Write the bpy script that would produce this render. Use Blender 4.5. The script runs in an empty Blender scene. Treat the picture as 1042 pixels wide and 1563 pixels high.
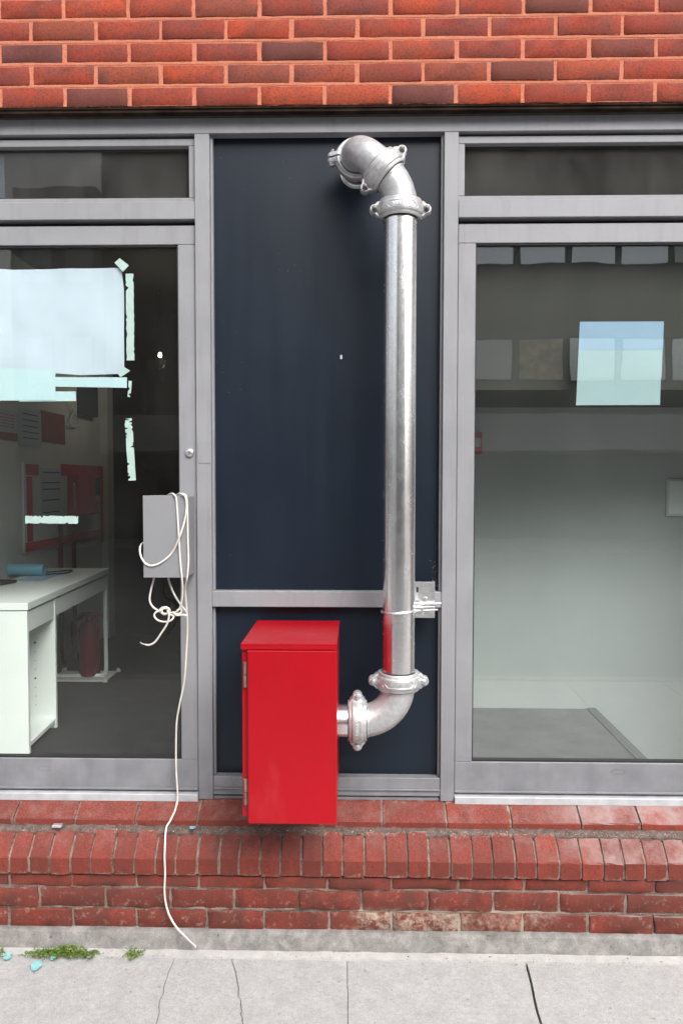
import bpy, bmesh, math, random
from mathutils import Vector, Matrix, Quaternion, noise
rnd = random.Random(11)
S = bpy.context.scene
COL = S.collection
R = math.radians

# ------------------------------------------------------------------ camera
W, H, F = 1042.0, 1563.0, 1150.0            # photograph size and focal length in its pixels
CAM = Vector((0.0, -2.87, 1.728))
YAW, PITCH, ROLL = R(1.148), R(-2.356), R(0.065)
fwd = Vector((-math.sin(YAW)*math.cos(PITCH), math.cos(YAW)*math.cos(PITCH), math.sin(PITCH)))
rgt0 = Vector((math.cos(YAW), math.sin(YAW), 0)); up0 = rgt0.cross(fwd)
rgt = math.cos(ROLL)*rgt0 + math.sin(ROLL)*up0
upv = -math.sin(ROLL)*rgt0 + math.cos(ROLL)*up0
cd = bpy.data.cameras.new('camera'); cam = bpy.data.objects.new('camera', cd); COL.objects.link(cam)
cam.matrix_world = Matrix(((rgt.x, upv.x, -fwd.x, CAM.x), (rgt.y, upv.y, -fwd.y, CAM.y), (rgt.z, upv.z, -fwd.z, CAM.z), (0, 0, 0, 1)))
cd.sensor_fit = 'VERTICAL'; cd.sensor_height = 36.0; cd.lens = 36.0*F/H
cd.clip_start = 0.05; cd.clip_end = 2000
S.camera = cam

# ------------------------------------------------------------------ sky, sun, exposure
SUN_EL, SUN_ROT = R(45), R(152)
wd = bpy.data.worlds.new('World'); S.world = wd; wd.use_nodes = True
wn = wd.node_tree.nodes; wl = wd.node_tree.links; wn.clear()
sky = wn.new('ShaderNodeTexSky'); sky.sky_type = 'NISHITA'; sky.sun_disc = False
sky.sun_elevation = SUN_EL; sky.sun_rotation = SUN_ROT
sky.air_density = 1.0; sky.dust_density = 7.0; sky.ozone_density = 0.6
hs = wn.new('ShaderNodeHueSaturation'); hs.inputs['Saturation'].default_value = 0.28
bg = wn.new('ShaderNodeBackground'); bg.inputs['Strength'].default_value = 0.15
wo = wn.new('ShaderNodeOutputWorld')
wl.new(sky.outputs[0], hs.inputs['Color']); wl.new(hs.outputs[0], bg.inputs[0]); wl.new(bg.outputs[0], wo.inputs[0])
sl = bpy.data.lights.new('sun', 'SUN'); sl.energy = 1.1; sl.angle = R(34); sl.color = (1.0, 0.98, 0.955)
sun = bpy.data.objects.new('sun', sl); COL.objects.link(sun)
sdir = Vector((math.sin(SUN_ROT)*math.cos(SUN_EL), math.cos(SUN_ROT)*math.cos(SUN_EL), math.sin(SUN_EL)))
sun.rotation_euler = sdir.to_track_quat('Z', 'Y').to_euler(); sun.location = sdir*30
S.view_settings.view_transform = 'Standard'; S.view_settings.look = 'None'
S.view_settings.gamma = 1.0; S.view_settings.use_curve_mapping = False
S.view_settings.exposure = 0.9
S.render.engine = 'CYCLES'
S.cycles.max_bounces = 6; S.cycles.transparent_max_bounces = 12
S.cycles.use_denoising = True

# ------------------------------------------------------------------ measuring helpers (photograph pixel + a real plane -> real position)
def ray(u, v): return fwd + (u - W/2)/F*rgt - (v - H/2)/F*upv
def at(u, v, Y=0.0):
    d = ray(u, v); return CAM + d*((Y - CAM.y)/d.y)
def at_z(u, v, z):
    d = ray(u, v); return CAM + d*((z - CAM.z)/d.z)
def at_x(u, v, x):
    d = ray(u, v); return CAM + d*((x - CAM.x)/d.x)
def PX(u, v, Y=0.0): return at(u, v, Y).x
def PZ(u, v, Y=0.0): return at(u, v, Y).z

# ------------------------------------------------------------------ materials
def mat(name):
    m = bpy.data.materials.new(name); m.use_nodes = True
    nt = m.node_tree; return m, nt, nt.nodes['Principled BSDF']
def nd(nt, t, **kw):
    n = nt.nodes.new(t)
    for k, v in kw.items(): setattr(n, k, v)
    return n
def pos(nt, scale=(1, 1, 1)):
    g = nd(nt, 'ShaderNodeNewGeometry'); mp = nd(nt, 'ShaderNodeMapping'); mp.inputs['Scale'].default_value = scale
    nt.links.new(g.outputs['Position'], mp.inputs[0]); return mp.outputs[0]
def noise_n(nt, vec, scale, detail=4, rough=0.55, dist=0.0):
    n = nd(nt, 'ShaderNodeTexNoise'); n.inputs['Scale'].default_value = scale; n.inputs['Detail'].default_value = detail
    n.inputs['Roughness'].default_value = rough; n.inputs['Distortion'].default_value = dist
    nt.links.new(vec, n.inputs['Vector']); return n.outputs['Fac']
def ramp(nt, fac, stops, interp='LINEAR'):
    r = nd(nt, 'ShaderNodeValToRGB'); r.color_ramp.interpolation = interp
    e = r.color_ramp.elements
    while len(e) < len(stops): e.new(0.5)
    for i, (p, c) in enumerate(stops):
        e[i].position = p
        e[i].color = (c, c, c, 1) if isinstance(c, (int, float)) else (*c, 1)
    nt.links.new(fac, r.inputs[0]); return r.outputs[0]
def mix(nt, fac, a, b, mode='MIX'):
    m = nd(nt, 'ShaderNodeMix', data_type='RGBA', blend_type=mode)
    for k, v in ((0, fac), (6, a), (7, b)):
        if hasattr(v, 'node'): nt.links.new(v, m.inputs[k])
        else: m.inputs[k].default_value = v if k == 0 else (*v, 1)
    return m.outputs[2]
def mth(nt, op, a, b=0.0, c=None, clamp=False):
    m = nd(nt, 'ShaderNodeMath', operation=op); m.use_clamp = clamp
    for k, v in ((0, a), (1, b), (2, c)):
        if v is None: continue
        if hasattr(v, 'node'): nt.links.new(v, m.inputs[k])
        else: m.inputs[k].default_value = v
    return m.outputs[0]
def bump(nt, bs, h, strength, dist):
    b = nd(nt, 'ShaderNodeBump'); b.inputs['Strength'].default_value = strength; b.inputs['Distance'].default_value = dist
    nt.links.new(h, b.inputs['Height']); nt.links.new(b.outputs[0], bs.inputs['Normal'])
def setc(nt, bs, c):
    if hasattr(c, 'node'): nt.links.new(c, bs.inputs['Base Color'])
    else: bs.inputs['Base Color'].default_value = (*c, 1)

def simple(name, col, rough=0.5, metal=0.0, var=0.12, scale=18.0, bmp=0.0, coat=0.0, spec=0.5):
    m, nt, bs = mat(name); v = pos(nt)
    n = noise_n(nt, v, scale, 5)
    c = mix(nt, ramp(nt, n, [(0.3, 0.0), (0.7, 1.0)]), tuple(x*(1-var) for x in col), tuple(min(1, x*(1+var)) for x in col))
    setc(nt, bs, c); bs.inputs['Roughness'].default_value = rough; bs.inputs['Metallic'].default_value = metal
    bs.inputs['Specular IOR Level'].default_value = spec
    if coat: bs.inputs['Coat Weight'].default_value = coat; bs.inputs['Coat Roughness'].default_value = 0.12
    if bmp: bump(nt, bs, noise_n(nt, v, scale*6, 4), bmp, 0.002)
    return m

def sep_pos(nt):
    g = nd(nt, 'ShaderNodeNewGeometry'); s = nd(nt, 'ShaderNodeSeparateXYZ'); nt.links.new(g.outputs['Position'], s.inputs[0])
    return s.outputs
def band(nt, val, a, b, soft):
    u = nd(nt, 'ShaderNodeMapRange', interpolation_type='SMOOTHSTEP'); nt.links.new(val, u.inputs[0])
    u.inputs[1].default_value = a - soft; u.inputs[2].default_value = a + soft
    w = nd(nt, 'ShaderNodeMapRange', interpolation_type='SMOOTHSTEP'); nt.links.new(val, w.inputs[0])
    w.inputs[1].default_value = b + soft; w.inputs[2].default_value = b - soft
    return mth(nt, 'MULTIPLY', u.outputs[0], w.outputs[0])

def brick_material(name, stops, worn):
    m, nt, bs = mat(name); v = pos(nt)
    oi = nd(nt, 'ShaderNodeObjectInfo')
    c = ramp(nt, oi.outputs['Random'], stops)
    big = noise_n(nt, v, 14, 4); fine = noise_n(nt, v, 125, 6, 0.78)
    c = mix(nt, ramp(nt, big, [(0.35, 0.0), (0.7, 0.55)]), c, (0.13, 0.045, 0.03) if not worn else (0.12, 0.030, 0.022))
    if not worn:
        pur = mth(nt, 'MULTIPLY', ramp(nt, noise_n(nt, pos(nt, (1, 1, 1.6)), 6.5, 5, 0.65), [(0.48, 0.0), (0.66, 0.75)]), 0.85)
        c = mix(nt, pur, c, (0.125, 0.043, 0.038))
    c = mix(nt, ramp(nt, fine, [(0.36, 0.85), (0.52, 0.0)]), c, (0.075, 0.026, 0.022))
    c = mix(nt, ramp(nt, fine, [(0.60, 0.0), (0.78, 0.5)]), c, (0.42, 0.13, 0.075))
    pits = nd(nt, 'ShaderNodeTexVoronoi'); pits.inputs['Scale'].default_value = 75; nt.links.new(v, pits.inputs['Vector'])
    pit = mth(nt, 'MULTIPLY', ramp(nt, pits.outputs['Distance'], [(0.06, 1.0), (0.16, 0.0)]), ramp(nt, noise_n(nt, v, 9, 2), [(0.55, 0.0), (0.62, 1.0)]))
    c = mix(nt, mth(nt, 'MULTIPLY', pit, 0.75), c, (0.03, 0.012, 0.01))
    tcd = nd(nt, 'ShaderNodeTexCoord'); sg = nd(nt, 'ShaderNodeSeparateXYZ'); nt.links.new(tcd.outputs['Generated'], sg.inputs[0])
    ed = [mth(nt, 'MULTIPLY', mth(nt, 'SUBTRACT', 0.5, mth(nt, 'ABSOLUTE', mth(nt, 'SUBTRACT', sg.outputs[k], 0.5))), w_) for k, w_ in ((0, 0.23), (2, 0.074))]
    dist = mth(nt, 'MINIMUM', ed[0], ed[1])
    if worn:
        sm_ = mth(nt, 'MULTIPLY_ADD', noise_n(nt, v, 30, 8, 0.8), 0.060, -0.0300)
        smear = ramp(nt, mth(nt, 'MULTIPLY_ADD', mth(nt, 'SUBTRACT', sm_, dist), 180.0, 0.5), [(0.0, 0.0), (1.0, 0.75)])
        c = mix(nt, smear, c, mix(nt, ramp(nt, big, [(0.4, 0.0), (0.6, 1.0)]), (0.14, 0.10, 0.085), (0.36, 0.28, 0.23)))
    else:
        sm_ = mth(nt, 'MULTIPLY_ADD', noise_n(nt, v, 85, 6, 0.7), 0.016, -0.0072)
        smear = ramp(nt, mth(nt, 'MULTIPLY_ADD', mth(nt, 'SUBTRACT', sm_, dist), 500.0, 0.5), [(0.0, 0.0), (1.0, 0.95)])
        c = mix(nt, smear, c, (0.47, 0.16, 0.095))
    if worn:
        x, y, z = sep_pos(nt)[0:3]
        # grime streaks, pale lime bloom and old render left on the lowest courses
        grime = mth(nt, 'MULTIPLY', ramp(nt, noise_n(nt, pos(nt, (1, 1, 0.8)), 9, 8, 0.75), [(0.38, 0.1), (0.62, 0.9)]), 1.0)
        gz = nd(nt, 'ShaderNodeMapRange'); nt.links.new(z, gz.inputs[0]); gz.inputs[1].default_value = PZ(521, 1350, -0.15); gz.inputs[2].default_value = PZ(521, 1325, -0.165); gz.inputs[3].default_value = 1.0; gz.inputs[4].default_value = 0.45
        c = mix(nt, mth(nt, 'MULTIPLY', grime, gz.outputs[0]), c, (0.085, 0.030, 0.023))
        low = band(nt, z, 0.05, 0.20, 0.05)
        bl = ramp(nt, noise_n(nt, v, 34, 8, 0.78), [(0.55, 0.0), (0.70, 0.7)])
        c = mix(nt, mth(nt, 'MULTIPLY', mth(nt, 'MULTIPLY', low, bl), 0.65), c, (0.46, 0.36, 0.29))
        ren = mth(nt, 'MULTIPLY', mth(nt, 'MAXIMUM', band(nt, x, 0.0, 0.42, 0.04), mth(nt, 'MULTIPLY', band(nt, x, 0.40, 0.72, 0.05), 0.55)), band(nt, z, 0.04, 0.146, 0.02))
        rn = ramp(nt, noise_n(nt, v, 30, 6, 0.75), [(0.42, 0.0), (0.62, 0.72)])
        c = mix(nt, mth(nt, 'MULTIPLY', ren, rn), c, (0.40, 0.33, 0.26))
        # dust that has settled on the ledge tops (surface faces up)
        g = nd(nt, 'ShaderNodeNewGeometry'); sn = nd(nt, 'ShaderNodeSeparateXYZ'); nt.links.new(g.outputs['Normal'], sn.inputs[0])
        upf = ramp(nt, sn.outputs[2], [(0.45, 0.0), (0.7, 1.0)])
        du = ramp(nt, noise_n(nt, v, 13, 8, 0.75), [(0.48, 0.0), (0.68, 0.6)])
        ds = ramp(nt, noise_n(nt, v, 300, 3, 0.6), [(0.55, 0.0), (0.66, 0.6)])
        edge = band(nt, y, -0.135, 0.02, 0.03)
        dd = mth(nt, 'MULTIPLY', upf, mth(nt, 'MAXIMUM', mth(nt, 'MULTIPLY', du, 0.75), ds))
        c = mix(nt, mth(nt, 'MULTIPLY', dd, mth(nt, 'MULTIPLY_ADD', edge, 0.45, 0.08)), c, (0.29, 0.25, 0.24))
        blm = mth(nt, 'MULTIPLY', band(nt, x, 0.78, 2.0, 0.22), ramp(nt, noise_n(nt, v, 7, 7, 0.7), [(0.38, 0.05), (0.6, 0.6)]))
        c = mix(nt, mth(nt, 'MULTIPLY', blm, upf), c, (0.33, 0.27, 0.26))
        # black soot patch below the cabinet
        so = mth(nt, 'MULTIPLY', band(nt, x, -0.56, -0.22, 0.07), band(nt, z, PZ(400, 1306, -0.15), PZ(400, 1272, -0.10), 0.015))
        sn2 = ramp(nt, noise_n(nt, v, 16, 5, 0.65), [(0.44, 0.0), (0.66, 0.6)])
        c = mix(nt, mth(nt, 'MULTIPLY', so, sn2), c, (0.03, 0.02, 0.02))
    setc(nt, bs, c); bs.inputs['Roughness'].default_value = 0.85 if not worn else 0.75; bs.inputs['Specular IOR Level'].default_value = 0.22
    hgt = mth(nt, 'SUBTRACT', mth(nt, 'MULTIPLY_ADD', big, 0.6, fine), pit)
    bump(nt, bs, hgt, 0.55, 0.0022)
    return m

M = {}
M['brick'] = brick_material('red_brick', [(0.0, (0.085, 0.028, 0.028)), (0.05, (0.13, 0.034, 0.026)), (0.11, (0.21, 0.036, 0.022)), (0.32, (0.31, 0.043, 0.020)), (0.5, (0.22, 0.034, 0.021)),
                                          (0.72, (0.37, 0.052, 0.018)), (0.9, (0.32, 0.055, 0.024)), (1.0, (0.20, 0.048, 0.026))], False)
M['worn'] = brick_material('worn_brick', [(0.0, (0.135, 0.024, 0.018)), (0.25, (0.185, 0.031, 0.022)), (0.5, (0.225, 0.037, 0.025)), (0.75, (0.155, 0.028, 0.021)), (1.0, (0.25, 0.040, 0.025))], True)
def mortar_material(name, a, b, sc):
    m, nt, bs = mat(name); v = pos(nt); n = noise_n(nt, v, sc, 6, 0.7); f = noise_n(nt, v, 260, 4, 0.7)
    c = mix(nt, ramp(nt, n, [(0.3, 0.0), (0.7, 1.0)]), a, b)
    c = mix(nt, ramp(nt, f, [(0.4, 0.45), (0.58, 0.0)]), c, tuple(x*0.4 for x in a))
    if name == 'old_mortar':
        x, y, z = sep_pos(nt)[0:3]
        c = mix(nt, mth(nt, 'MULTIPLY', mth(nt, 'MULTIPLY', band(nt, x, -0.02, 0.75, 0.06), band(nt, z, 0.03, 0.155, 0.02)), 0.75), c, (0.40, 0.33, 0.27))
    setc(nt, bs, c); bs.inputs['Roughness'].default_value = 0.95; bump(nt, bs, f, 0.9, 0.004); return m
M['mortar'] = mortar_material('tinted_mortar', (0.49, 0.155, 0.088), (0.58, 0.21, 0.13), 30)
M['ledge_dust'] = mortar_material('ledge_dust', (0.055, 0.036, 0.03), (0.20, 0.145, 0.125), 45)
M['old_mortar'] = mortar_material('old_mortar', (0.075, 0.053, 0.043), (0.40, 0.31, 0.255), 13)

def concrete(name, a, b, sc, speck, bmp=0.35):
    m, nt, bs = mat(name); v = pos(nt)
    n = noise_n(nt, v, sc, 7, 0.62, 0.4); n2 = noise_n(nt, v, sc*0.22, 4); f = noise_n(nt, v, 420, 4, 0.75)
    c = mix(nt, ramp(nt, n, [(0.3, 0.0), (0.68, 1.0)]), a, b)
    c = mix(nt, ramp(nt, n2, [(0.4, 0.0), (0.7, 0.35)]), c, tuple(x*0.72 for x in a))
    oi = nd(nt, 'ShaderNodeObjectInfo')
    c = mix(nt, mth(nt, 'MULTIPLY', oi.outputs['Random'], 0.16), c, (b[0]*1.02, b[1]*0.92, b[2]*0.86))
    c = mix(nt, ramp(nt, f, [(0.36, speck), (0.5, 0.0)]), c, tuple(x*0.45 for x in a))
    c = mix(nt, ramp(nt, noise_n(nt, v, 44, 4, 0.6), [(0.66, 0.0), (0.70, 0.7)]), c, tuple(x*0.5 for x in a))
    setc(nt, bs, c); bs.inputs['Roughness'].default_value = 0.9
    bump(nt, bs, mth(nt, 'ADD', f, n), bmp, 0.002); return m
M['slab'] = concrete('pavement_concrete', (0.305, 0.307, 0.308), (0.405, 0.405, 0.404), 60, 0.8)
M['fillet'] = concrete('fillet_concrete', (0.33, 0.325, 0.315), (0.43, 0.42, 0.41), 30, 0.4)
M['plinth'] = concrete('plinth_concrete', (0.12, 0.117, 0.112), (0.33, 0.32, 0.31), 24, 0.7, 0.9)
M['soil'] = simple('dark_soil', (0.02, 0.018, 0.015), 0.95, var=0.4, scale=60, bmp=0.6)
M['asphalt'] = simple('asphalt', (0.155, 0.155, 0.155), 0.9, var=0.2, scale=40, bmp=0.5)
M['kerb'] = simple('kerb_concrete', (0.26, 0.255, 0.245), 0.9, var=0.2, scale=12, bmp=0.4)

def frame_material():
    m, nt, bs = mat('grey_powder_coat'); v = pos(nt); st = pos(nt, (1, 1, 0.12))
    n = noise_n(nt, v, 5, 5, 0.6); s = noise_n(nt, st, 26, 5, 0.6)
    c = mix(nt, ramp(nt, n, [(0.3, 0.0), (0.7, 1.0)]), (0.200, 0.204, 0.220), (0.228, 0.232, 0.248))
    c = mix(nt, ramp(nt, s, [(0.52, 0.0), (0.72, 0.4)]), c, (0.15, 0.15, 0.165))
    c = mix(nt, ramp(nt, noise_n(nt, v, 170, 2), [(0.70, 0.0), (0.76, 0.7)]), c, (0.12, 0.11, 0.11))
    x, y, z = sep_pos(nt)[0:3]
    low_grime_shade = nd(nt, 'ShaderNodeMapRange'); nt.links.new(z, low_grime_shade.inputs[0]); low_grime_shade.inputs[1].default_value = 0.95; low_grime_shade.inputs[2].default_value = 0.50  # darker low down: grime, plus the weaker light there mixed into the colour
    low_grime_shade.inputs[3].default_value = 0.0; low_grime_shade.inputs[4].default_value = 0.75
    c = mix(nt, mth(nt, 'MULTIPLY', low_grime_shade.outputs[0], ramp(nt, noise_n(nt, v, 9, 5), [(0.3, 0.2), (0.7, 1.0)])), c, (0.095, 0.098, 0.11))
    setc(nt, bs, c); bs.inputs['Roughness'].default_value = 0.48
    nt.links.new(ramp(nt, n, [(0.3, 0.42), (0.7, 0.58)]), bs.inputs['Roughness'])
    bump(nt, bs, noise_n(nt, v, 500, 2), 0.05, 0.001); return m
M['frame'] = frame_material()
M['threshold'] = simple('bare_aluminium', (0.40, 0.41, 0.43), 0.5, 0.15, var=0.15, scale=20)
def panel_material():
    m, nt, bs = mat('navy_panel'); v = pos(nt); st = pos(nt, (1, 1, 0.07))
    s = noise_n(nt, st, 16, 5, 0.6); n = noise_n(nt, v, 3.2, 4)
    c = mix(nt, ramp(nt, n, [(0.35, 0.0), (0.7, 1.0)]), (0.0042, 0.0088, 0.0170), (0.0060, 0.0118, 0.0215))
    c = mix(nt, ramp(nt, s, [(0.5, 0.0), (0.8, 0.05)]), c, (0.016, 0.021, 0.028))
    vo = nd(nt, 'ShaderNodeTexVoronoi'); vo.inputs['Scale'].default_value = 42; nt.links.new(v, vo.inputs['Vector'])
    sp = mth(nt, 'MULTIPLY', ramp(nt, vo.outputs['Distance'], [(0.03, 1.0), (0.07, 0.0)]), ramp(nt, noise_n(nt, v, 4.5, 3), [(0.5, 0.0), (0.62, 0.8)]))
    c = mix(nt, mth(nt, 'MULTIPLY', sp, 0.5), c, (0.42, 0.44, 0.46))
    setc(nt, bs, c); nt.links.new(ramp(nt, s, [(0.3, 0.36), (0.7, 0.42)]), bs.inputs['Roughness'])
    bs.inputs['Specular IOR Level'].default_value = 0.32
    bump(nt, bs, n, 0.02, 0.01); return m
M['panel'] = panel_material()

def galv(name, base, rough, spangle):
    m, nt, bs = mat(name); v = pos(nt)
    vo = nd(nt, 'ShaderNodeTexVoronoi'); vo.inputs['Scale'].default_value = 170; nt.links.new(v, vo.inputs['Vector'])
    st = noise_n(nt, pos(nt, (1, 1, 0.05)), 60, 5, 0.65); n = noise_n(nt, v, 16, 5, 0.65)
    sepc = nd(nt, 'ShaderNodeSeparateColor'); nt.links.new(vo.outputs['Color'], sepc.inputs[0])
    c = mix(nt, mth(nt, 'MULTIPLY', sepc.outputs[0], spangle), base, tuple(x*0.62 for x in base))
    c = mix(nt, ramp(nt, st, [(0.48, 0.0), (0.7, 0.35)]), c, tuple(x*0.55 for x in base))
    c = mix(nt, ramp(nt, n, [(0.58, 0.0), (0.72, 0.3*spangle)]), c, (0.9, 0.91, 0.92))
    setc(nt, bs, c); bs.inputs['Metallic'].default_value = 1.0
    rr = mth(nt, 'MULTIPLY_ADD', sepc.outputs[1], 0.10*spangle, rough)
    nt.links.new(mth(nt, 'MULTIPLY_ADD', ramp(nt, n, [(0.4, 0.0), (0.7, 1.0)]), 0.04, rr), bs.inputs['Roughness'])
    bump(nt, bs, mth(nt, 'MULTIPLY_ADD', sepc.outputs[2], 0.3, st), 0.03, 0.002); return m
M['pipe'] = galv('galvanised_pipe', (0.94, 0.945, 0.95), 0.215, 0.34)
def cast_material():
    m, nt, bs = mat('galvanised_casting'); v = pos(nt)
    n = noise_n(nt, v, 60, 5, 0.65); f = noise_n(nt, v, 420, 3)
    c = mix(nt, ramp(nt, n, [(0.35, 0.0), (0.7, 1.0)]), (0.42, 0.428, 0.44), (0.56, 0.568, 0.58))
    setc(nt, bs, c); bs.inputs['Metallic'].default_value = 0.6
    nt.links.new(ramp(nt, n, [(0.3, 0.38), (0.7, 0.50)]), bs.inputs['Roughness'])
    bump(nt, bs, mth(nt, 'ADD', f, n), 0.16, 0.0015); return m
M['cast'] = cast_material()
M['bolt'] = simple('dull_bolt_steel', (0.16, 0.155, 0.15), 0.5, 0.7, var=0.3, scale=90)
M['zinc'] = simple('bright_zinc', (0.70, 0.71, 0.72), 0.3, 0.9, var=0.15, scale=80)
M['rubber'] = simple('black_rubber', (0.012, 0.012, 0.013), 0.7)
def red_paint():
    m, nt, bs = mat('red_gloss_paint'); v = pos(nt); n = noise_n(nt, v, 3.0, 4); sm = noise_n(nt, pos(nt, (1, 1, 0.4)), 5, 5, 0.65)
    c = mix(nt, ramp(nt, n, [(0.35, 0.0), (0.7, 1.0)]), (0.29, 0.0006, 0.006), (0.325, 0.0010, 0.008))
    x, y, z = sep_pos(nt)[0:3]
    g = nd(nt, 'ShaderNodeNewGeometry'); sn = nd(nt, 'ShaderNodeSeparateXYZ'); nt.links.new(g.outputs['Normal'], sn.inputs[0])
    vo = nd(nt, 'ShaderNodeTexVoronoi'); vo.inputs['Scale'].default_value = 90; nt.links.new(v, vo.inputs['Vector'])
    spk = mth(nt, 'MULTIPLY', ramp(nt, vo.outputs['Distance'], [(0.05, 1.0), (0.13, 0.0)]), ramp(nt, sn.outputs[2], [(0.6, 0.0), (0.9, 0.7)]))
    c = mix(nt, spk, c, (0.72, 0.5, 0.5))
    c = mix(nt, mth(nt, 'MULTIPLY', ramp(nt, sm, [(0.56, 0.0), (0.74, 0.32)]), band(nt, z, 0.46, 0.84, 0.12)), c, (0.38, 0.05, 0.05))
    setc(nt, bs, c); nt.links.new(ramp(nt, sm, [(0.35, 0.30), (0.7, 0.46)]), bs.inputs['Roughness'])
    bs.inputs['Specular IOR Level'].default_value = 0.22
    bs.inputs['Coat Weight'].default_value = 0.22; bs.inputs['Coat Roughness'].default_value = 0.22
    bump(nt, bs, noise_n(nt, v, 7, 2), 0.02, 0.01); return m
M['red'] = red_paint()
M['hinge'] = simple('hinge_steel', (0.30, 0.20, 0.18), 0.45, 0.6, var=0.3, scale=60)
M['boxgrey'] = simple('grey_box_paint', (0.19, 0.195, 0.21), 0.5, var=0.06, scale=6, bmp=0.03)
M['cable'] = simple('white_cable_sheath', (0.56, 0.53, 0.49), 0.5, var=0.10, scale=25)
M['copper'] = simple('bare_wire', (0.35, 0.33, 0.30), 0.4, 0.8)
M['white'] = simple('white_interior_paint', (0.42, 0.44, 0.437), 0.7, var=0.04, scale=3)
M['offwhite'] = simple('grey_white_paint', (0.58, 0.59, 0.58), 0.8, var=0.06, scale=3)
M['bluewall'] = simple('blue_grey_wall_paint', (0.40, 0.44, 0.45), 0.7, var=0.04, scale=3)
M['darkdrop'] = simple('dark_backing_block', (0.042, 0.040, 0.037), 0.8, var=0.1, scale=4)  # near black, stands in for shade behind the upper glass
M['nosing'] = simple('dark_rubber_nosing', (0.10, 0.11, 0.11), 0.7)
M['laminate'] = simple('white_laminate', (0.78, 0.80, 0.78), 0.4, var=0.03, scale=4)
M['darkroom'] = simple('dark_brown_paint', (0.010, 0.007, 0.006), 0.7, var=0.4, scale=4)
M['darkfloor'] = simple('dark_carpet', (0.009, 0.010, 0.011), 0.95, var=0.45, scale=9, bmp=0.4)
M['cfloor'] = simple('grey_screed_floor', (0.11, 0.115, 0.112), 0.75, var=0.22, scale=7)
M['paper'] = simple('white_paper', (0.45, 0.505, 0.585), 0.75, var=0.02, scale=9)
M['bluepaper'] = simple('pale_blue_paper', (0.34, 0.48, 0.64), 0.7, var=0.03, scale=9)
M['cyanpaper'] = simple('pale_cyan_paper', (0.41, 0.535, 0.57), 0.7, var=0.03, scale=9)
M['tape'] = simple('greenish_white_tape', (0.41, 0.50, 0.49), 0.6, var=0.08, scale=30)
M['roll'] = simple('blue_paper_roll', (0.22, 0.52, 0.68), 0.6, var=0.05, scale=12)
M['redsign'] = simple('red_sign', (0.50, 0.028, 0.03), 0.45, var=0.15, scale=30)
M['redpipe'] = simple('red_pipe_paint', (0.15, 0.008, 0.010), 0.45, var=0.1)
M['orange'] = simple('rust_orange_card', (0.26, 0.055, 0.012), 0.8, var=0.15)
M['ink'] = simple('black_ink', (0.02, 0.02, 0.02), 0.7)
M['green'] = simple('green_label', (0.03, 0.10, 0.07), 0.6)
M['chip'] = simple('turquoise_paint_flake', (0.20, 0.42, 0.43), 0.6, var=0.15, scale=90)
M['grit'] = simple('pale_grit', (0.36, 0.33, 0.31), 0.9, var=0.5, scale=200)
M['leaf'] = simple('weed_leaf', (0.105, 0.165, 0.025), 0.6, var=0.45, scale=70)
M['steel'] = simple('weathered_lintel_steel', (0.022, 0.014, 0.010), 0.9, 0.0, var=0.6, scale=14, spec=0.1, bmp=0.3)
M['soffit'] = simple('dark_soffit', (0.03, 0.026, 0.024), 0.9, var=0.4, scale=20)
M['facade'] = simple('brown_grey_render', (0.12, 0.105, 0.09), 0.9, var=0.10, scale=0.8)
M['facade_light'] = simple('pale_awning_metal', (0.42, 0.42, 0.40), 0.6, var=0.05, scale=0.5)
M['facade_grey'] = simple('grey_render', (0.42, 0.43, 0.43), 0.9, var=0.05, scale=0.5)
M['facade_cream'] = simple('cream_render', (0.80, 0.77, 0.70), 0.9, var=0.04, scale=0.5)
M['blind'] = simple('white_blind', (0.78, 0.78, 0.76), 0.8, var=0.06, scale=0.8)
M['curtain'] = simple('beige_curtain', (0.55, 0.47, 0.33), 0.9, var=0.35, scale=5)
M['shopdark'] = simple('dark_shopfront', (0.03, 0.03, 0.03), 0.5)
def far_glass():
    m, nt, bs = mat('office_window_glass'); setc(nt, bs, (0.93, 0.94, 0.94)); bs.inputs['Metallic'].default_value = 1.0
    bs.inputs['Roughness'].default_value = 0.04; bump(nt, bs, noise_n(nt, pos(nt), 0.9, 2), 0.12, 0.03); return m
M['farglass'] = far_glass()
def emit(name, col, s):
    m, nt, bs = mat(name); setc(nt, bs, (0.8, 0.8, 0.8)); bs.inputs['Emission Color'].default_value = (*col, 1); bs.inputs['Emission Strength'].default_value = s; return m
M['bulb'] = emit('lit_bulb', (1.0, 0.82, 0.55), 7)

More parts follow.
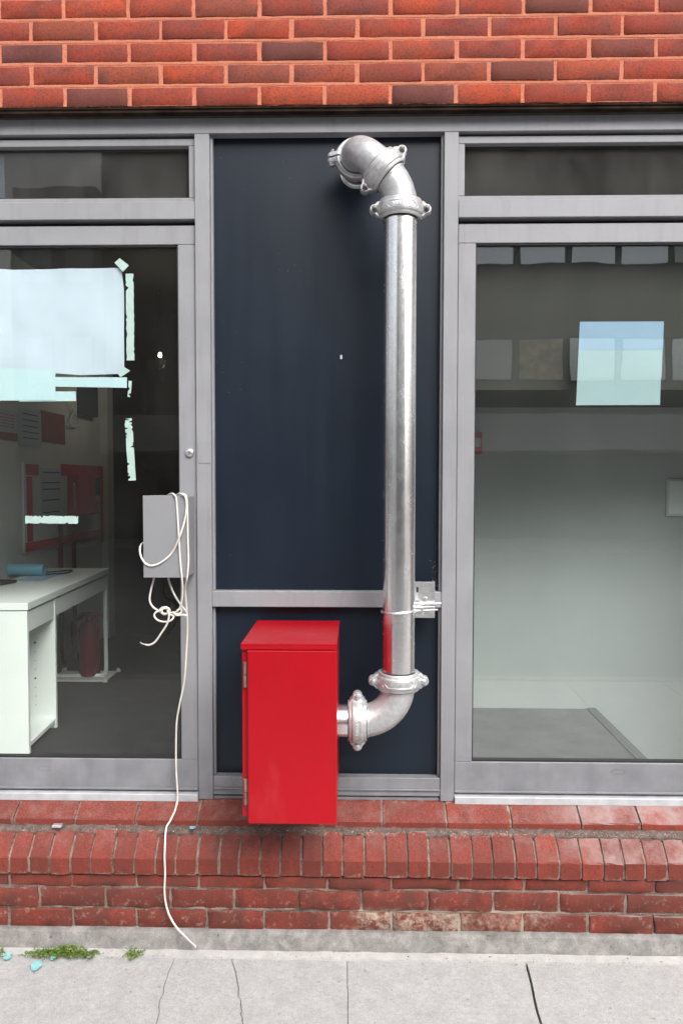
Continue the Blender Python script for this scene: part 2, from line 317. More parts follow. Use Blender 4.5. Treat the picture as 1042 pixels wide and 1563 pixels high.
def glass_material(name, f0, film, tint):
    m = bpy.data.materials.new(name); m.use_nodes = True; nt = m.node_tree; nt.nodes.clear()
    out = nd(nt, 'ShaderNodeOutputMaterial'); g = nd(nt, 'ShaderNodeNewGeometry')
    dot = nd(nt, 'ShaderNodeVectorMath', operation='DOT_PRODUCT'); nt.links.new(g.outputs['Normal'], dot.inputs[0]); nt.links.new(g.outputs['Incoming'], dot.inputs[1])
    c = mth(nt, 'ABSOLUTE', dot.outputs['Value']); k = mth(nt, 'POWER', mth(nt, 'SUBTRACT', 1.0, c), 5.0)
    fr = mth(nt, 'MULTIPLY_ADD', k, 1 - f0, f0)
    tr = nd(nt, 'ShaderNodeBsdfTransparent'); tr.inputs[0].default_value = (*tint, 1)
    gl = nd(nt, 'ShaderNodeBsdfGlossy'); gl.inputs['Roughness'].default_value = 0.012
    v = pos(nt)
    b = nd(nt, 'ShaderNodeBump'); b.inputs['Strength'].default_value = 0.05; b.inputs['Distance'].default_value = 0.01
    nt.links.new(noise_n(nt, v, 2.6, 2), b.inputs['Height']); nt.links.new(b.outputs[0], gl.inputs['Normal'])
    m1 = nd(nt, 'ShaderNodeMixShader'); nt.links.new(fr, m1.inputs[0]); nt.links.new(tr.outputs[0], m1.inputs[1]); nt.links.new(gl.outputs[0], m1.inputs[2])
    df = nd(nt, 'ShaderNodeBsdfDiffuse'); df.inputs[0].default_value = (0.55, 0.55, 0.53, 1)
    vo = nd(nt, 'ShaderNodeTexVoronoi'); vo.inputs['Scale'].default_value = 34; nt.links.new(v, vo.inputs['Vector'])
    sp = mth(nt, 'MULTIPLY', ramp(nt, vo.outputs['Distance'], [(0.03, 1.0), (0.075, 0.0)]), ramp(nt, noise_n(nt, v, 6, 3), [(0.5, 0.0), (0.6, 0.55)]))
    fl = mth(nt, 'MULTIPLY', ramp(nt, noise_n(nt, pos(nt, (1, 1, 0.6)), 5, 5, 0.6), [(0.3, 0.4), (0.75, 1.5)]), film)
    m2 = nd(nt, 'ShaderNodeMixShader'); nt.links.new(mth(nt, 'ADD', fl, mth(nt, 'MULTIPLY', sp, 0.5), clamp=True), m2.inputs[0])
    nt.links.new(m1.outputs[0], m2.inputs[1]); nt.links.new(df.outputs[0], m2.inputs[2]); nt.links.new(m2.outputs[0], out.inputs[0]); return m
M['glass'] = glass_material('dusty_window_glass', 0.040, 0.006, (0.975, 1.0, 0.99))
M['glass_refl'] = glass_material('reflective_window_glass', 0.135, 0.010, (0.955, 0.985, 0.975))
M['glass_dull'] = glass_material('grimy_window_glass', 0.035, 0.045, (0.55, 0.56, 0.55))

# ------------------------------------------------------------------ object helpers
WL = {}                                            # world position of every object's origin
def link(o, parent, loc):
    COL.objects.link(o); loc = Vector(loc); WL[o.name] = loc
    if parent is not None:
        o.parent = parent; o.location = loc - WL[parent.name]
    else: o.location = loc
    return o
def tag(o, label=None, cat=None, group=None, kind=None):
    for k, v in (('label', label), ('category', cat), ('group', group), ('kind', kind)):
        if v: o[k] = v
    return o
def thing(name, loc, label, cat, group=None):
    o = bpy.data.objects.new(name, None); o.empty_display_size = 0.05; link(o, None, loc); return tag(o, label, cat, group)
def obj(name, verts, faces, m, parent=None, smooth=False, label=None, kind=None):
    vs = [Vector(v) for v in verts]
    lo = Vector((min(v[i] for v in vs) for i in range(3))); hi = Vector((max(v[i] for v in vs) for i in range(3)))
    c = Vector(((lo.x+hi.x)/2, (lo.y+hi.y)/2, lo.z))
    me = bpy.data.meshes.new(name); me.from_pydata([v - c for v in vs], [], faces); me.update()
    me.materials.append(M[m])
    if smooth:
        for p in me.polygons: p.use_smooth = True
        try: me.set_sharp_from_angle(angle=R(38))
        except Exception: pass
    o = bpy.data.objects.new(name, me); link(o, parent, c)
    if label: o['label'] = label
    if kind: o['kind'] = kind
    return o
class MB:
    def __init__(s): s.v = []; s.f = []
    def add(s, v, f):
        b = len(s.v); s.v += [Vector(x) for x in v]; s.f += [tuple(i+b for i in q) for q in f]; return s
    def box(s, a, b, bev=0.0015):
        x0, x1 = sorted((a[0], b[0])); y0, y1 = sorted((a[1], b[1])); z0, z1 = sorted((a[2], b[2]))
        if bev <= 0:
            return s.add([(x0,y0,z0),(x1,y0,z0),(x1,y1,z0),(x0,y1,z0),(x0,y0,z1),(x1,y0,z1),(x1,y1,z1),(x0,y1,z1)],
                         [(0,3,2,1),(4,5,6,7),(0,1,5,4),(1,2,6,5),(2,3,7,6),(3,0,4,7)])
        e = min(bev, (x1-x0)*0.45, (y1-y0)*0.45, (z1-z0)*0.45)
        bm = bmesh.new(); bmesh.ops.create_cube(bm, size=1.0)
        for q in bm.verts: q.co = Vector(((x0+x1)/2 + q.co.x*(x1-x0), (y0+y1)/2 + q.co.y*(y1-y0), (z0+z1)/2 + q.co.z*(z1-z0)))
        bmesh.ops.bevel(bm, geom=bm.edges[:], offset=e, segments=2 if bev > 0.003 else 1, profile=0.5, affect='EDGES')
        bm.verts.index_update(); s.add([q.co.copy() for q in bm.verts], [[q.index for q in f.verts] for f in bm.faces]); bm.free(); return s
    def tube(s, pts, r, n=10, caps=True):
        pts = [Vector(p) for p in pts]; rs = r if isinstance(r, (list, tuple)) else [r]*len(pts)
        t = (pts[1]-pts[0]).normalized(); ref = Vector((0, 0, 1)) if abs(t.z) < 0.9 else Vector((1, 0, 0))
        a = t.cross(ref).normalized(); V = []; Fq = []
        for i, p in enumerate(pts):
            t2 = (pts[min(i+1, len(pts)-1)] - pts[max(i-1, 0)])
            t2 = t2.normalized() if t2.length > 1e-9 else t
            a = (a - t2*a.dot(t2)).normalized(); b = t2.cross(a)
            for k in range(n):
                q = 2*math.pi*k/n; V.append(p + (a*math.cos(q) + b*math.sin(q))*rs[i])
        for i in range(len(pts)-1):
            for k in range(n):
                Fq.append((i*n+k, i*n+(k+1) % n, (i+1)*n+(k+1) % n, (i+1)*n+k))
        if caps: Fq += [tuple(reversed(range(n))), tuple(range((len(pts)-1)*n, len(pts)*n))]
        return s.add(V, Fq)
    def lathe(s, c, ax, prof, n=32, a0=0.0, a1=2*math.pi, ref=None, close=False):
        ax = Vector(ax).normalized(); c = Vector(c)
        u = Vector(ref) if ref is not None else (Vector((0, 0, 1)) if abs(ax.z) < 0.9 else Vector((1, 0, 0)))
        u = (u - ax*u.dot(ax)).normalized(); w = ax.cross(u); full = abs(a1-a0-2*math.pi) < 1e-6; m = n if full else n+1; k = len(prof)
        V = [c + ax*h + (u*math.cos(a0+(a1-a0)*i/n) + w*math.sin(a0+(a1-a0)*i/n))*r for i in range(m) for (r, h) in prof]; Fq = []
        for i in range(n):
            j = (i+1) % m
            for q in range(k if close else k-1):
                q2 = (q+1) % k; Fq.append((i*k+q, j*k+q, j*k+q2, i*k+q2))
        if not full and close: Fq += [tuple(range(k)), tuple(reversed(range((m-1)*k, m*k)))]
        return s.add(V, Fq)
    def prism(s, poly, d):
        n = len(poly); a = [Vector(p) for p in poly]; d = Vector(d); b = [p+d for p in a]
        return s.add(a+b, [tuple(range(n)), tuple(reversed(range(n, 2*n)))] + [(i, i+n, (i+1) % n + n, (i+1) % n) for i in range(n)])
    def build(s, name, m, parent=None, smooth=False, label=None, kind=None):
        o = obj(name, s.v, s.f, m, parent, smooth, label, kind)
        bm = bmesh.new(); bm.from_mesh(o.data); bmesh.ops.recalc_face_normals(bm, faces=bm.faces); bm.to_mesh(o.data); bm.free()
        return o
def bx(name, a, b, m, parent=None, bev=0.0015, label=None, kind=None): return MB().box(a, b, bev).build(name, m, parent, label=label, kind=kind)
def spline(P, k=8):
    P = [Vector(p) for p in P]; Q = [P[0]*2-P[1]] + P + [P[-1]*2-P[-2]]; out = []
    for i in range(1, len(Q)-2):
        for j in range(k):
            t = j/k; a, b, c, d = Q[i-1], Q[i], Q[i+1], Q[i+2]
            out.append(0.5*((2*b) + (c-a)*t + (2*a-5*b+4*c-d)*t*t + (3*b-a-3*c+d)*t**3))
    return out + [P[-1]]
def struct(name, a, b, m, bev=0.0): 
    o = bx(name, a, b, m, None, bev); o['kind'] = 'structure'; return o

# ================================================================== LEVELS AND LINES OF THE FACADE (metres)
zHeadT, zHeadB = PZ(521, 180), PZ(521, 202)
zTrT, zTrB = PZ(150, 308), PZ(150, 335)
zBase = PZ(521, 1222)
xL0, xL1 = PX(296.5, 205), PX(319.3, 205)
xR0, xR1 = PX(678, 200), PX(700, 200)
XE = 3.3                                              # the shopfront runs on past both sides of the picture
DW = 1.06                                             # door width
xLL1 = xL0 - DW; xLL0 = xLL1 - 0.057
xRR0 = xR1 + 1.72; xRR1 = xRR0 + 0.057

# ================================================================== SETTING: road, pavement, rooms
struct('road', (-40, -16.9, -0.36), (40, -3.72, -0.13), 'asphalt')
struct('far_pavement', (-40, -20.2, -0.36), (40, -16.7, -0.01), 'kerb')
kb = bx('kerb', (-14, -3.72, -0.30), (14, -3.57, 0.0), 'kerb', None, 0.012); kb['kind'] = 'structure'
pv = struct('pavement', (-14, -3.57, -0.35), (14, 0.0, -0.06), 'soil')
yW = -0.185                                           # where the pavement meets the plinth
def slab(poly, z1=0.0, m='slab'):
    b = MB(); n = len(poly); e = 0.005
    cx = sum(p[0] for p in poly)/n; cy = sum(p[1] for p in poly)/n
    bm = bmesh.new(); vs = [bm.verts.new((p[0], p[1], z1)) for p in poly]; f = bm.faces.new(vs)
    if f.normal.z < 0: f.normal_flip()
    r = bmesh.ops.inset_region(bm, faces=[f], thickness=e*0.8, depth=0.0)
    for v in vs: v.co.z -= e*0.7
    ext = [ed for ed in bm.edges if ed.is_boundary]
    g = bmesh.ops.extrude_edge_only(bm, edges=ext)
    for v in [q for q in g['geom'] if isinstance(q, bmesh.types.BMVert)]: v.co.z = -0.06
    bmesh.ops.recalc_face_normals(bm, faces=bm.faces); bm.verts.index_update()
    b.add([q.co.copy() for q in bm.verts], [[q.index for q in f.verts] for f in bm.faces]); bm.free()
    o = obj('slab', b.v, b.f, m, pv); return o
def jag(p0, p1, n, amp, seed):
    r = random.Random(seed); out = []
    for i in range(n+1):
        t = i/n; a = amp if 0 < i < n else 0
        out.append((p0[0]+(p1[0]-p0[0])*t + r.uniform(-a, a), p0[1]+(p1[1]-p0[1])*t))
    return out
yS = yW - 0.026
def gp(u, v): p = at_z(u, v, 0.0); return (p.x, p.y)
def extend(pl, y): (x0, y0), (x1, y1) = pl[-2], pl[-1]; return pl + [(x1 + (x0-x1)*0.0 + (x1-pl[0][0])/(y1-pl[0][1])*(y-y1), y)]
far = -3.56
def line(uv, n, amp, seed, y_end=far):
    w = [gp(*q) for q in uv]; w[0] = (w[0][0], yS)
    out = []
    for i in range(len(w)-1):
        s_ = jag(w[i], w[i+1], n, amp, seed+i); out += s_ if i == 0 else s_[1:]
    return extend(out, y_end)
lines = [([(-2.62, yS), (-2.62, far)], 0.003),
         ([(-1.62, yS), (-1.63, far)], 0.003),
         (line([(265, 1462), (250, 1505), (238, 1563)], 6, 0.004, 1), 0.0011),
         (line([(352, 1462), (362, 1500), (368, 1530), (371, 1563)], 6, 0.0055, 5), 0.0013),
         (line([(530, 1462), (531, 1563)], 5, 0.0012, 9), 0.0011),
         (line([(800, 1462), (826, 1563)], 5, 0.003, 12), 0.0042),
         ([(1.75, yS), (1.8, far)], 0.003), ([(2.62, yS), (2.62, far)], 0.003)]
for (a, ga), (b_, gb) in zip(lines[:-1], lines[1:]):
    slab([(x+ga, y) for x, y in a] + [(x-gb, y) for x, y in reversed(b_)], z1=rnd.uniform(-0.0015, 0.0))
slab([(2.623, yS), (2.623, far), (13.9, far), (13.9, yS)]); slab([(-2.623, yS), (-2.623, far), (-13.9, far), (-13.9, yS)])
# pale mortar fillet between pavement and plinth
fv = []; ff = []; n = 200; r2 = random.Random(3)
for i in range(n+1):
    x = -2.6 + 5.2*i/n; w = 0.006*noise.noise(Vector((x*9, 0, 0))); h = 0.004*noise.noise(Vector((x*14, 5, 0)))
    fv += [(x, yS - 0.006 + w, -0.02), (x, yS - 0.004 + w, 0.002 + h*0.2), (x, yW - 0.012, 0.006 + h), (x, yW + 0.01, 0.008 + h)]
for i in range(n):
    for k in range(3): ff.append((i*4+k, i*4+4+k, i*4+5+k, i*4+1+k))
obj('fillet', fv, ff, 'fillet', pv, True)

# ---- rooms behind the glass
zf = 0.483
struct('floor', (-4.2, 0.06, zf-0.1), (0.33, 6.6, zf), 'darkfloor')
dn = at_z(45, 1152, zf); dx = dn.x; dy0 = dn.y; dzt = PZ(40, 920, dy0)
df_ = at_z(165, 867, dzt); dy1 = df_.y
xW = dx - 0.52
yWe = at_x(163, 800, xW).y
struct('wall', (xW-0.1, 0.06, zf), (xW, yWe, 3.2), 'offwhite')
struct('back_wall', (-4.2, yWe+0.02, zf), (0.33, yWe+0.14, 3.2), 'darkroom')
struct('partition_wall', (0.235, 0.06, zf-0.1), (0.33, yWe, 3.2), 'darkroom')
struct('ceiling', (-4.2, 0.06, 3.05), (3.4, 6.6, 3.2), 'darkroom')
bx('door_post', (xW-0.02, yWe-0.12, zf), (xW+0.055, yWe+0.02, 3.05), 'offwhite')['kind'] = 'structure'
zf2 = PZ(800, 1166, 0.0) - 0.03
bk = at_z(800, 1081, zf2)
zlo = zf2 - 0.75
c0 = at_z(908, 1083, zf2); c1 = at_z(992, 1166, zf2)
dxy = (c1.x-c0.x)/(c1.y-c0.y); yA = 0.09; xa = c0.x + (yA-c0.y)*dxy
lf = MB(); lf.prism([(0.335, yA, zlo), (xa, yA, zlo), (c0.x, bk.y-0.001, zlo), (0.335, bk.y-0.001, zlo)], (0, 0, zf2-zlo))
o = lf.build('landing_floor', 'cfloor'); o['kind'] = 'structure'
struct('lower_floor', (0.335, 0.09, zlo-0.1), (3.4, bk.y+0.1, zlo-0.002), 'cfloor')
struct('vestibule_wall', (0.335, bk.y, zlo), (3.4, bk.y+0.1, 3.05), 'white')
struct('vestibule_end_wall', (3.3, 0.09, zlo), (3.4, bk.y-0.002, 3.05), 'bluewall')
zvc = PZ(800, 622, bk.y)
struct('vestibule_dark_block', (0.336, 0.11, zvc), (3.295, bk.y-0.002, 3.045), 'darkdrop')  # solid dark ceiling drop, added to keep the upper pane dark
sk = MB(); sk.prism([(c0.x-0.040, bk.y-0.004, zf2+0.0015), (xa-0.040, yA, zf2+0.0015), (xa+0.004, yA, zf2+0.0015), (c0.x+0.004, bk.y-0.004, zf2+0.0015)], (0, 0, 0.004))
o = sk.build('landing_nosing', 'nosing'); o['kind'] = 'structure'

# ================================================================== ACROSS THE STREET (seen in the glass and the metal)
def office(name, x0, x1, zt, yF, m, label, wins, mats, sill0, floor_h, win_h, pitch, win_w, first=0.35):
    t = thing(name, ((x0+x1)/2, yF, -0.01), label, 'building')
    bx('wall', (x0, yF-7, -0.01), (x1, yF, zt), m, t, 0)
    k = 0; fl = 0
    me = None; z = sill0
    while z + win_h < zt - 0.3:
        x = x0 + first
        while x + win_w < x1 - 0.1:
            f = MB().box((x, yF, z), (x+win_w, yF+0.05, z+win_h), 0.0)
            w = f.build('window', wins, t)
            mm = mats[(k*2 + fl*3) % len(mats)]
            MB().box((x+0.06, yF+0.051, z+0.06), (x+win_w-0.06, yF+0.06, z+win_h-0.06), 0.0).build('pane', mm, w)
            k += 1; x += pitch
        z += floor_h; fl += 1
    return t
YF = -20.0
ob = office('office_building', -7.7, 15.0, 12.6, YF, 'facade', 'brown grey office block with long rows of windows across the street', 'shopdark',
            ['farglass', 'farglass', 'farglass', 'blind', 'farglass', 'curtain', 'farglass'], 4.72, 3.45, 1.32, 1.52, 1.42, 3.39)
aw = MB().box((-7.6, YF+0.0, 2.55), (14.9, YF+2.2, 3.55), 0.02).build('awning', 'facade_light', ob)
bx('shopfront', (-7.4, YF+0.0, 0.0), (14.7, YF+0.03, 2.5), 'shopdark', ob, 0)
office('grey_building', -10.3, -7.75, 10.5, YF+0.3, 'facade_grey', 'narrow light grey building beside the office block across the street', 'facade_grey', ['blind'], 4.6, 3.0, 1.5, 1.2, 0.9)
office('cream_building', -24.0, -10.35, 5.6, YF-1.0, 'facade_cream', 'cream rendered two storey building across the street', 'facade_grey', ['farglass', 'blind'], 3.2, 2.6, 1.4, 3.2, 1.0)

# ================================================================== UPPER BRICK WALL
pb = 0.055; Yb = -pb
zBB = PZ(521, 159, Yb)                                # underside of the brickwork
pitchX = (PX(797, 145, Yb) - PX(99, 145, Yb))/7.0
pitchZ = (PZ(521, 26, Yb) - PZ(521, 162, Yb))/4.0
joint = 0.0125
uw = thing('brick_wall', (0, Yb, zBB), 'upper wall of orange red bricks in running bond with salmon mortar', 'wall')
def brick_mesh(L, Hh, D, seed, amp=0.0015):
    r = random.Random(seed)
    xs = [0, 0.012, 0.2, 0.4, 0.6, 0.8, 0.988, 1]; zs = [0, 0.05, 0.5, 0.95, 1]; V = []; Fq = []
    nx, nz = len(xs), len(zs)
    for j, z in enumerate(zs):
        for i, x in enumerate(xs):
            ex = i in (0, nx-1); ez = j in (0, nz-1)
            px = (x-0.5)*L; pz = (z-0.5)*Hh
            if ex: px += r.uniform(-amp, amp)
            if ez: pz += r.uniform(-amp, amp)*1.3
            py = 0.003*(ex or ez) + (0.003 if ex and ez else 0) + r.uniform(-0.0006, 0.0006)
            if ex and ez: px *= 0.992; pz *= 0.97
            V.append((px, py, pz))
    for j in range(nz-1):
        for i in range(nx-1): Fq.append((j*nx+i, j*nx+i+1, (j+1)*nx+i+1, (j+1)*nx+i))
    ring = [i for i in range(nx)] + [j*nx+nx-1 for j in range(1, nz)] + [(nz-1)*nx+i for i in range(nx-2, -1, -1)] + [j*nx for j in range(nz-2, 0, -1)]
    b = len(V); V += [(V[q][0], D, V[q][2]) for q in ring]; m_ = len(ring)
    for i in range(m_): Fq.append((ring[i], b+i, b+(i+1) % m_, ring[(i+1) % m_]))
    me = bpy.data.meshes.new('brick'); me.from_pydata(V, [], Fq); me.update()
    for p in me.polygons: p.use_smooth = True
    try: me.set_sharp_from_angle(angle=R(50))
    except Exception: pass
    return me
def place_brick(me, m, parent, x, y, z, sx=1.0):
    if not me.materials: me.materials.append(M[m])
    o = bpy.data.objects.new('brick', me); link(o, parent, (x, y, z)); o.scale = (sx, 1, 1)
    o.rotation_euler = (rnd.uniform(-0.006, 0.006), rnd.uniform(-0.004, 0.004), rnd.uniform(-0.005, 0.005)); return o
BL, BH = pitchX - joint, pitchZ - joint
var = [brick_mesh(BL, BH, 0.06, s) for s in range(7)]
x0j = PX(99, 145, Yb)                                 # a joint in the lowest course
nC = 7
for c in range(nC):
    off = 0.0 if c % 2 == 0 else pitchX*0.49
    z = zBB + BH/2 + c*pitchZ
    for i in range(-9, 13):
        xc = x0j + off + pitchX*(i+0.5)
        if abs(xc) > 2.45: continue
        place_brick(var[rnd.randrange(7)], 'brick', uw, xc + rnd.uniform(-0.0015, 0.0015), Yb + rnd.uniform(-0.0015, 0.0015), z + rnd.uniform(-0.001, 0.001), 1 + rnd.uniform(-0.008, 0.008))
# mortar body with struck, slightly wavy joints
zT = zBB + nC*pitchZ
bx('mortar', (-2.5, Yb+0.0026, zBB+0.001), (2.5, 0.12, zT), 'mortar', uw, 0)
mB = MB()
for c in range(1, nC):                                # mortar that squeezed out along the bed joints
    z = zBB + c*pitchZ - joint/2; V = []; Fq = []; N = 160
    for i in range(N+1):
        x = -2.4 + 4.8*i/N; nn = noise.noise(Vector((x*22, c*7.1, 0))); n2 = noise.noise(Vector((x*60, c*3.3, 4)))
        h = joint*0.52 + 0.0012*nn + 0.0007*n2; pr = 0.0012 + 0.0012*noise.noise(Vector((x*30, c, 9)))
        V += [(x, Yb+0.006, z-h), (x, Yb+0.0022-pr*0.6, z-h*0.55), (x, Yb+0.0022-pr, z+h*0.35), (x, Yb+0.006, z+h)]
    for i in range(N):
        for k in range(3): Fq.append((i*4+k, i*4+4+k, i*4+5+k, i*4+1+k))
    mB.add(V, Fq)
mB.build('bed_joint_mortar', 'mortar', uw, True, kind='stuff')
bx('upper_storey', (-6, Yb+0.01, zT+0.002), (6, 0.16, 6.0), 'brick', uw, 0)
for sx in (-1, 1): bx('side_pier', (sx*2.505, Yb+0.01, 0.0), (sx*6, 0.16, zT), 'brick', uw, 0)
bx('roof', (-6, 0.165, 5.9), (6, 7.0, 6.0), 'soffit', uw, 0)
# steel lintel and dark soffit under the bricks
li = thing('steel_lintel', (0, Yb, zBB), 'rusty dark steel lintel strip under the orange brickwork', 'lintel')
bx('angle', (-2.5, Yb+0.010, zBB-0.020), (2.5, 0.05, zBB-0.0015), 'steel', li)
bx('lip', (-2.5, Yb+0.005, zBB-0.0085), (2.5, Yb+0.0095, zBB-0.0015), 'steel', li)
bx('soffit', (-2.5, -0.018, zHeadT+0.021), (2.5, 0.05, zBB-0.0205), 'soffit', li)

# ================================================================== ALUMINIUM SHOPFRONT FRAME
fr = thing('shopfront_frame', (0, 0, zBase), 'grey powder coated aluminium frame holding doors, fanlights and navy panels', 'window frame')
Yi = 0.085                                            # back of the frame sections
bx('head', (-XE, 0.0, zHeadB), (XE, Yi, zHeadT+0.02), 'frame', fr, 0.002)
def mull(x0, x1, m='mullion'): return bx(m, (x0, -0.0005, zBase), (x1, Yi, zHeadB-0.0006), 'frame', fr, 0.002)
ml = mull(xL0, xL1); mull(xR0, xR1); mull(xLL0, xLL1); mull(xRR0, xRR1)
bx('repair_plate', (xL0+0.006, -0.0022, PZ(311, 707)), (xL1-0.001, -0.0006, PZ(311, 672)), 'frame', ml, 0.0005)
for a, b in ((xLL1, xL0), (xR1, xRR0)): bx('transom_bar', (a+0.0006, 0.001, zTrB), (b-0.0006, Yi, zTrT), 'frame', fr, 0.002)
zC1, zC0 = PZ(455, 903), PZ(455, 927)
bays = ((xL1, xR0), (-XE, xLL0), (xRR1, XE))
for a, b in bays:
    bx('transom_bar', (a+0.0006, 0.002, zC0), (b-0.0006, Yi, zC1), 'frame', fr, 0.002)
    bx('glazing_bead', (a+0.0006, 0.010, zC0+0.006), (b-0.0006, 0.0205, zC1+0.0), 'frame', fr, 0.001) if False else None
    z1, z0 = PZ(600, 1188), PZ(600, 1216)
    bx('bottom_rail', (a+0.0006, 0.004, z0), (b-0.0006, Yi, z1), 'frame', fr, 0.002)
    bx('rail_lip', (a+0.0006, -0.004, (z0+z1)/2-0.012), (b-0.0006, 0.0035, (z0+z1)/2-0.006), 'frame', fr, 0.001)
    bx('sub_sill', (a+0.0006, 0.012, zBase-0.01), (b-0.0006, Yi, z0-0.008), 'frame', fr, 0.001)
Yp = 0.042
def panel(a, b, z0, z1, label): 
    o = bx('infill_panel', (a+0.001, Yp, z0+0.001), (b-0.001, Yp+0.02, z1-0.001), 'panel', None, 0); return tag(o, label, 'panel', 'navy infill panels')
zBR = PZ(600, 1188)
panel(xL1, xR0, zC1, zHeadB, 'tall dark navy panel behind the galvanised riser pipe')
panel(xL1, xR0, zBR, zC0, 'low dark navy panel behind the red cabinet')
for a, b in bays[1:]:
    sd = 'left' if a < 0 else 'right'
    panel(a, b, zC1, zHeadB, 'tall dark navy panel beyond the %s hand door' % sd)
    panel(a, b, zBR, zC0, 'low dark navy panel beyond the %s hand door' % sd)
# beads round the visible panels
for (z0, z1) in ((zC1, zHeadB), (zBR, zC0)):
    for (xa, xb) in ((xL1+0.0005, xL1+0.009), (xR0-0.009, xR0-0.0005)):
        bx('glazing_bead', (xa, 0.018, z0+0.0005), (xb, Yp-0.0005, z1-0.0005), 'frame', fr, 0.001)

# fanlights
def fanlight(a, b, label, glass, uL):
    t = thing('fanlight', ((a+b)/2, 0.02, zTrT), label, 'window')
    z0, z1 = zTrT+0.0006, PZ(150, 213, 0.02); s = 0.024; Yf = 0.018
    bx('top_rail', (a+0.001, Yf, z1-0.026), (b-0.001, 0.07, z1), 'frame', t)
    bx('bottom_rail', (a+0.001, Yf, z0), (b-0.001, 0.07, z0+0.019), 'frame', t)
    for xx in (a+0.001, b-0.001-s): bx('stile', (xx, Yf+0.0006, z0+0.0195), (xx+s, 0.07, z1-0.0265), 'frame', t)
    bx('packer', (a+0.001, 0.05, z1+0.0005), (b-0.001, 0.08, zHeadB-0.0008), 'soffit', t)
    g = bx('pane', (a+s-0.004, 0.046, z0+0.012), (b-s+0.004, 0.050, z1-0.02), glass, t, 0)
    return t
fanlight(xLL1, xL0, 'wide grimy fanlight above the door with taped paper', 'glass_dull', 0)
fanlight(xR1, xRR0, 'wide grimy fanlight above the door with three blue sheets', 'glass_dull', 1)

# doors
def door(a, b, label, glass='glass'):
    t = thing('glazed_door', ((a+b)/2, 0.02, zBase), label, 'door')
    Yd = 0.014; Yd2 = 0.062
    zt, zgt = PZ(150, 345, Yd), PZ(150, 374, Yd)
    zgb, zb = PZ(150, 1158, Yd), PZ(150, 1206, Yd)
    st = PX(298, 700, Yd) - PX(272, 700, Yd)
    bx('top_rail', (a+0.003, Yd, zgt), (b-0.003, Yd2, zt), 'frame', t, 0.002)
    br = bx('bottom_rail', (a+0.003, Yd, zb), (b-0.003, Yd2, zgb), 'frame', t, 0.002)
    bx('drip_lip', (a+0.003, Yd-0.008, zb+0.006), (b-0.003, Yd-0.0005, zb+0.014), 'frame', br, 0.001)
    for xx in (a+0.003, b-0.003-st): bx('stile', (xx, Yd-0.0008, zgb+0.0006), (xx+st, Yd2, zgt-0.0006), 'frame', t, 0.002)
    for xx in (a+0.003+st, b-0.003-st-0.005): bx('gasket_gap_line', (xx, Yd+0.006, zgb+0.001), (xx+0.005, Yd+0.03, zgt-0.001), 'rubber', t, 0)
    for zz in (zgb+0.0007, zgt-0.0062): bx('gasket_gap_line', (a+st+0.009, Yd+0.006, zz), (b-st-0.009, Yd+0.03, zz+0.0055), 'rubber', t, 0)
    bx('pane', (a+st-0.004, Yd+0.018, zgb-0.01), (b-st+0.004, Yd+0.022, zgt+0.01), glass, t, 0)
    bx('threshold', (a+0.001, -0.012, zBase-0.006), (b-0.001, Yi, zb-0.0035), 'threshold', t, 0.002)
    bx('head_stop', (a+0.003, 0.05, zt+0.001), (b-0.003, 0.08, zTrB-0.0008), 'soffit', t, 0)
    return t, Yd
dl, YD = door(xLL1, xL0, 'glazed aluminium door with taped white paper and grey box on its stile')
drt, _ = door(xR1, xRR0, 'glazed aluminium door with three pale blue sheets on its glass', 'glass_refl')
# lock cylinder on the stile of the door with the grey box
lc = at(290, 691, YD)
b = MB(); b.lathe((lc.x, lc.y, lc.z), (0, -1, 0), [(0.0001, 0.012), (0.010, 0.0125), (0.0155, 0.009), (0.0175, 0.004), (0.0175, -0.002)], 24)
lk = b.build('lock_cylinder', 'zinc', dl, True)
bx('key_slot', (lc.x-0.002, lc.y-0.0135, lc.z-0.007), (lc.x+0.002, lc.y-0.011, lc.z+0.005), 'bolt', lk, 0)
for u0, v0, dd in ((68, 1172, dl), (943, 1178, drt)):
    c = at(u0, v0, YD-0.001); q = [(c.x+0.026*math.cos(t*math.pi/12), c.y, c.z+0.010*math.sin(t*math.pi/12)) for t in range(25)]
    MB().tube(q, 0.0008, 5, False).build('oval_mark', 'frame', dd)

# ================================================================== BRICK PLINTH
pl = thing('brick_plinth', (0, -0.1, 0.0), 'weathered red brick plinth with sloping ledges and concrete foot below the doors', 'plinth')
def prof_piece(prof, x0, x1, amp, seed, nseg):
    """a special brick: (projection, height) outline drawn along x, with worn arrises"""
    r = random.Random(seed); n = len(prof); V = []; Fq = []
    fx = [0, 0.03] + [k/nseg for k in range(1, nseg)] + [0.97, 1]
    cp = sum(p for p, _ in prof)/n; cz = sum(z for _, z in prof)/n
    for i, t in enumerate(fx):
        e = i in (0, len(fx)-1); sh = 0.985 if e else 1.0
        for (p, z) in prof:
            dp = r.uniform(-amp, amp); dz = r.uniform(-amp, amp)
            V.append((x0 + (x1-x0)*t, -(cp+(p-cp)*sh+dp*0.6), cz+(z-cz)*sh+dz*0.6))
    for i in range(len(fx)-1):
        for k in range(n): Fq.append((i*n+k, i*n+(k+1) % n, (i+1)*n+(k+1) % n, (i+1)*n+k))
    Fq += [tuple(range(n)), tuple(reversed(range((len(fx)-1)*n, len(fx)*n)))]
    b = MB(); b.add(V, Fq); return b
XS = 2.5
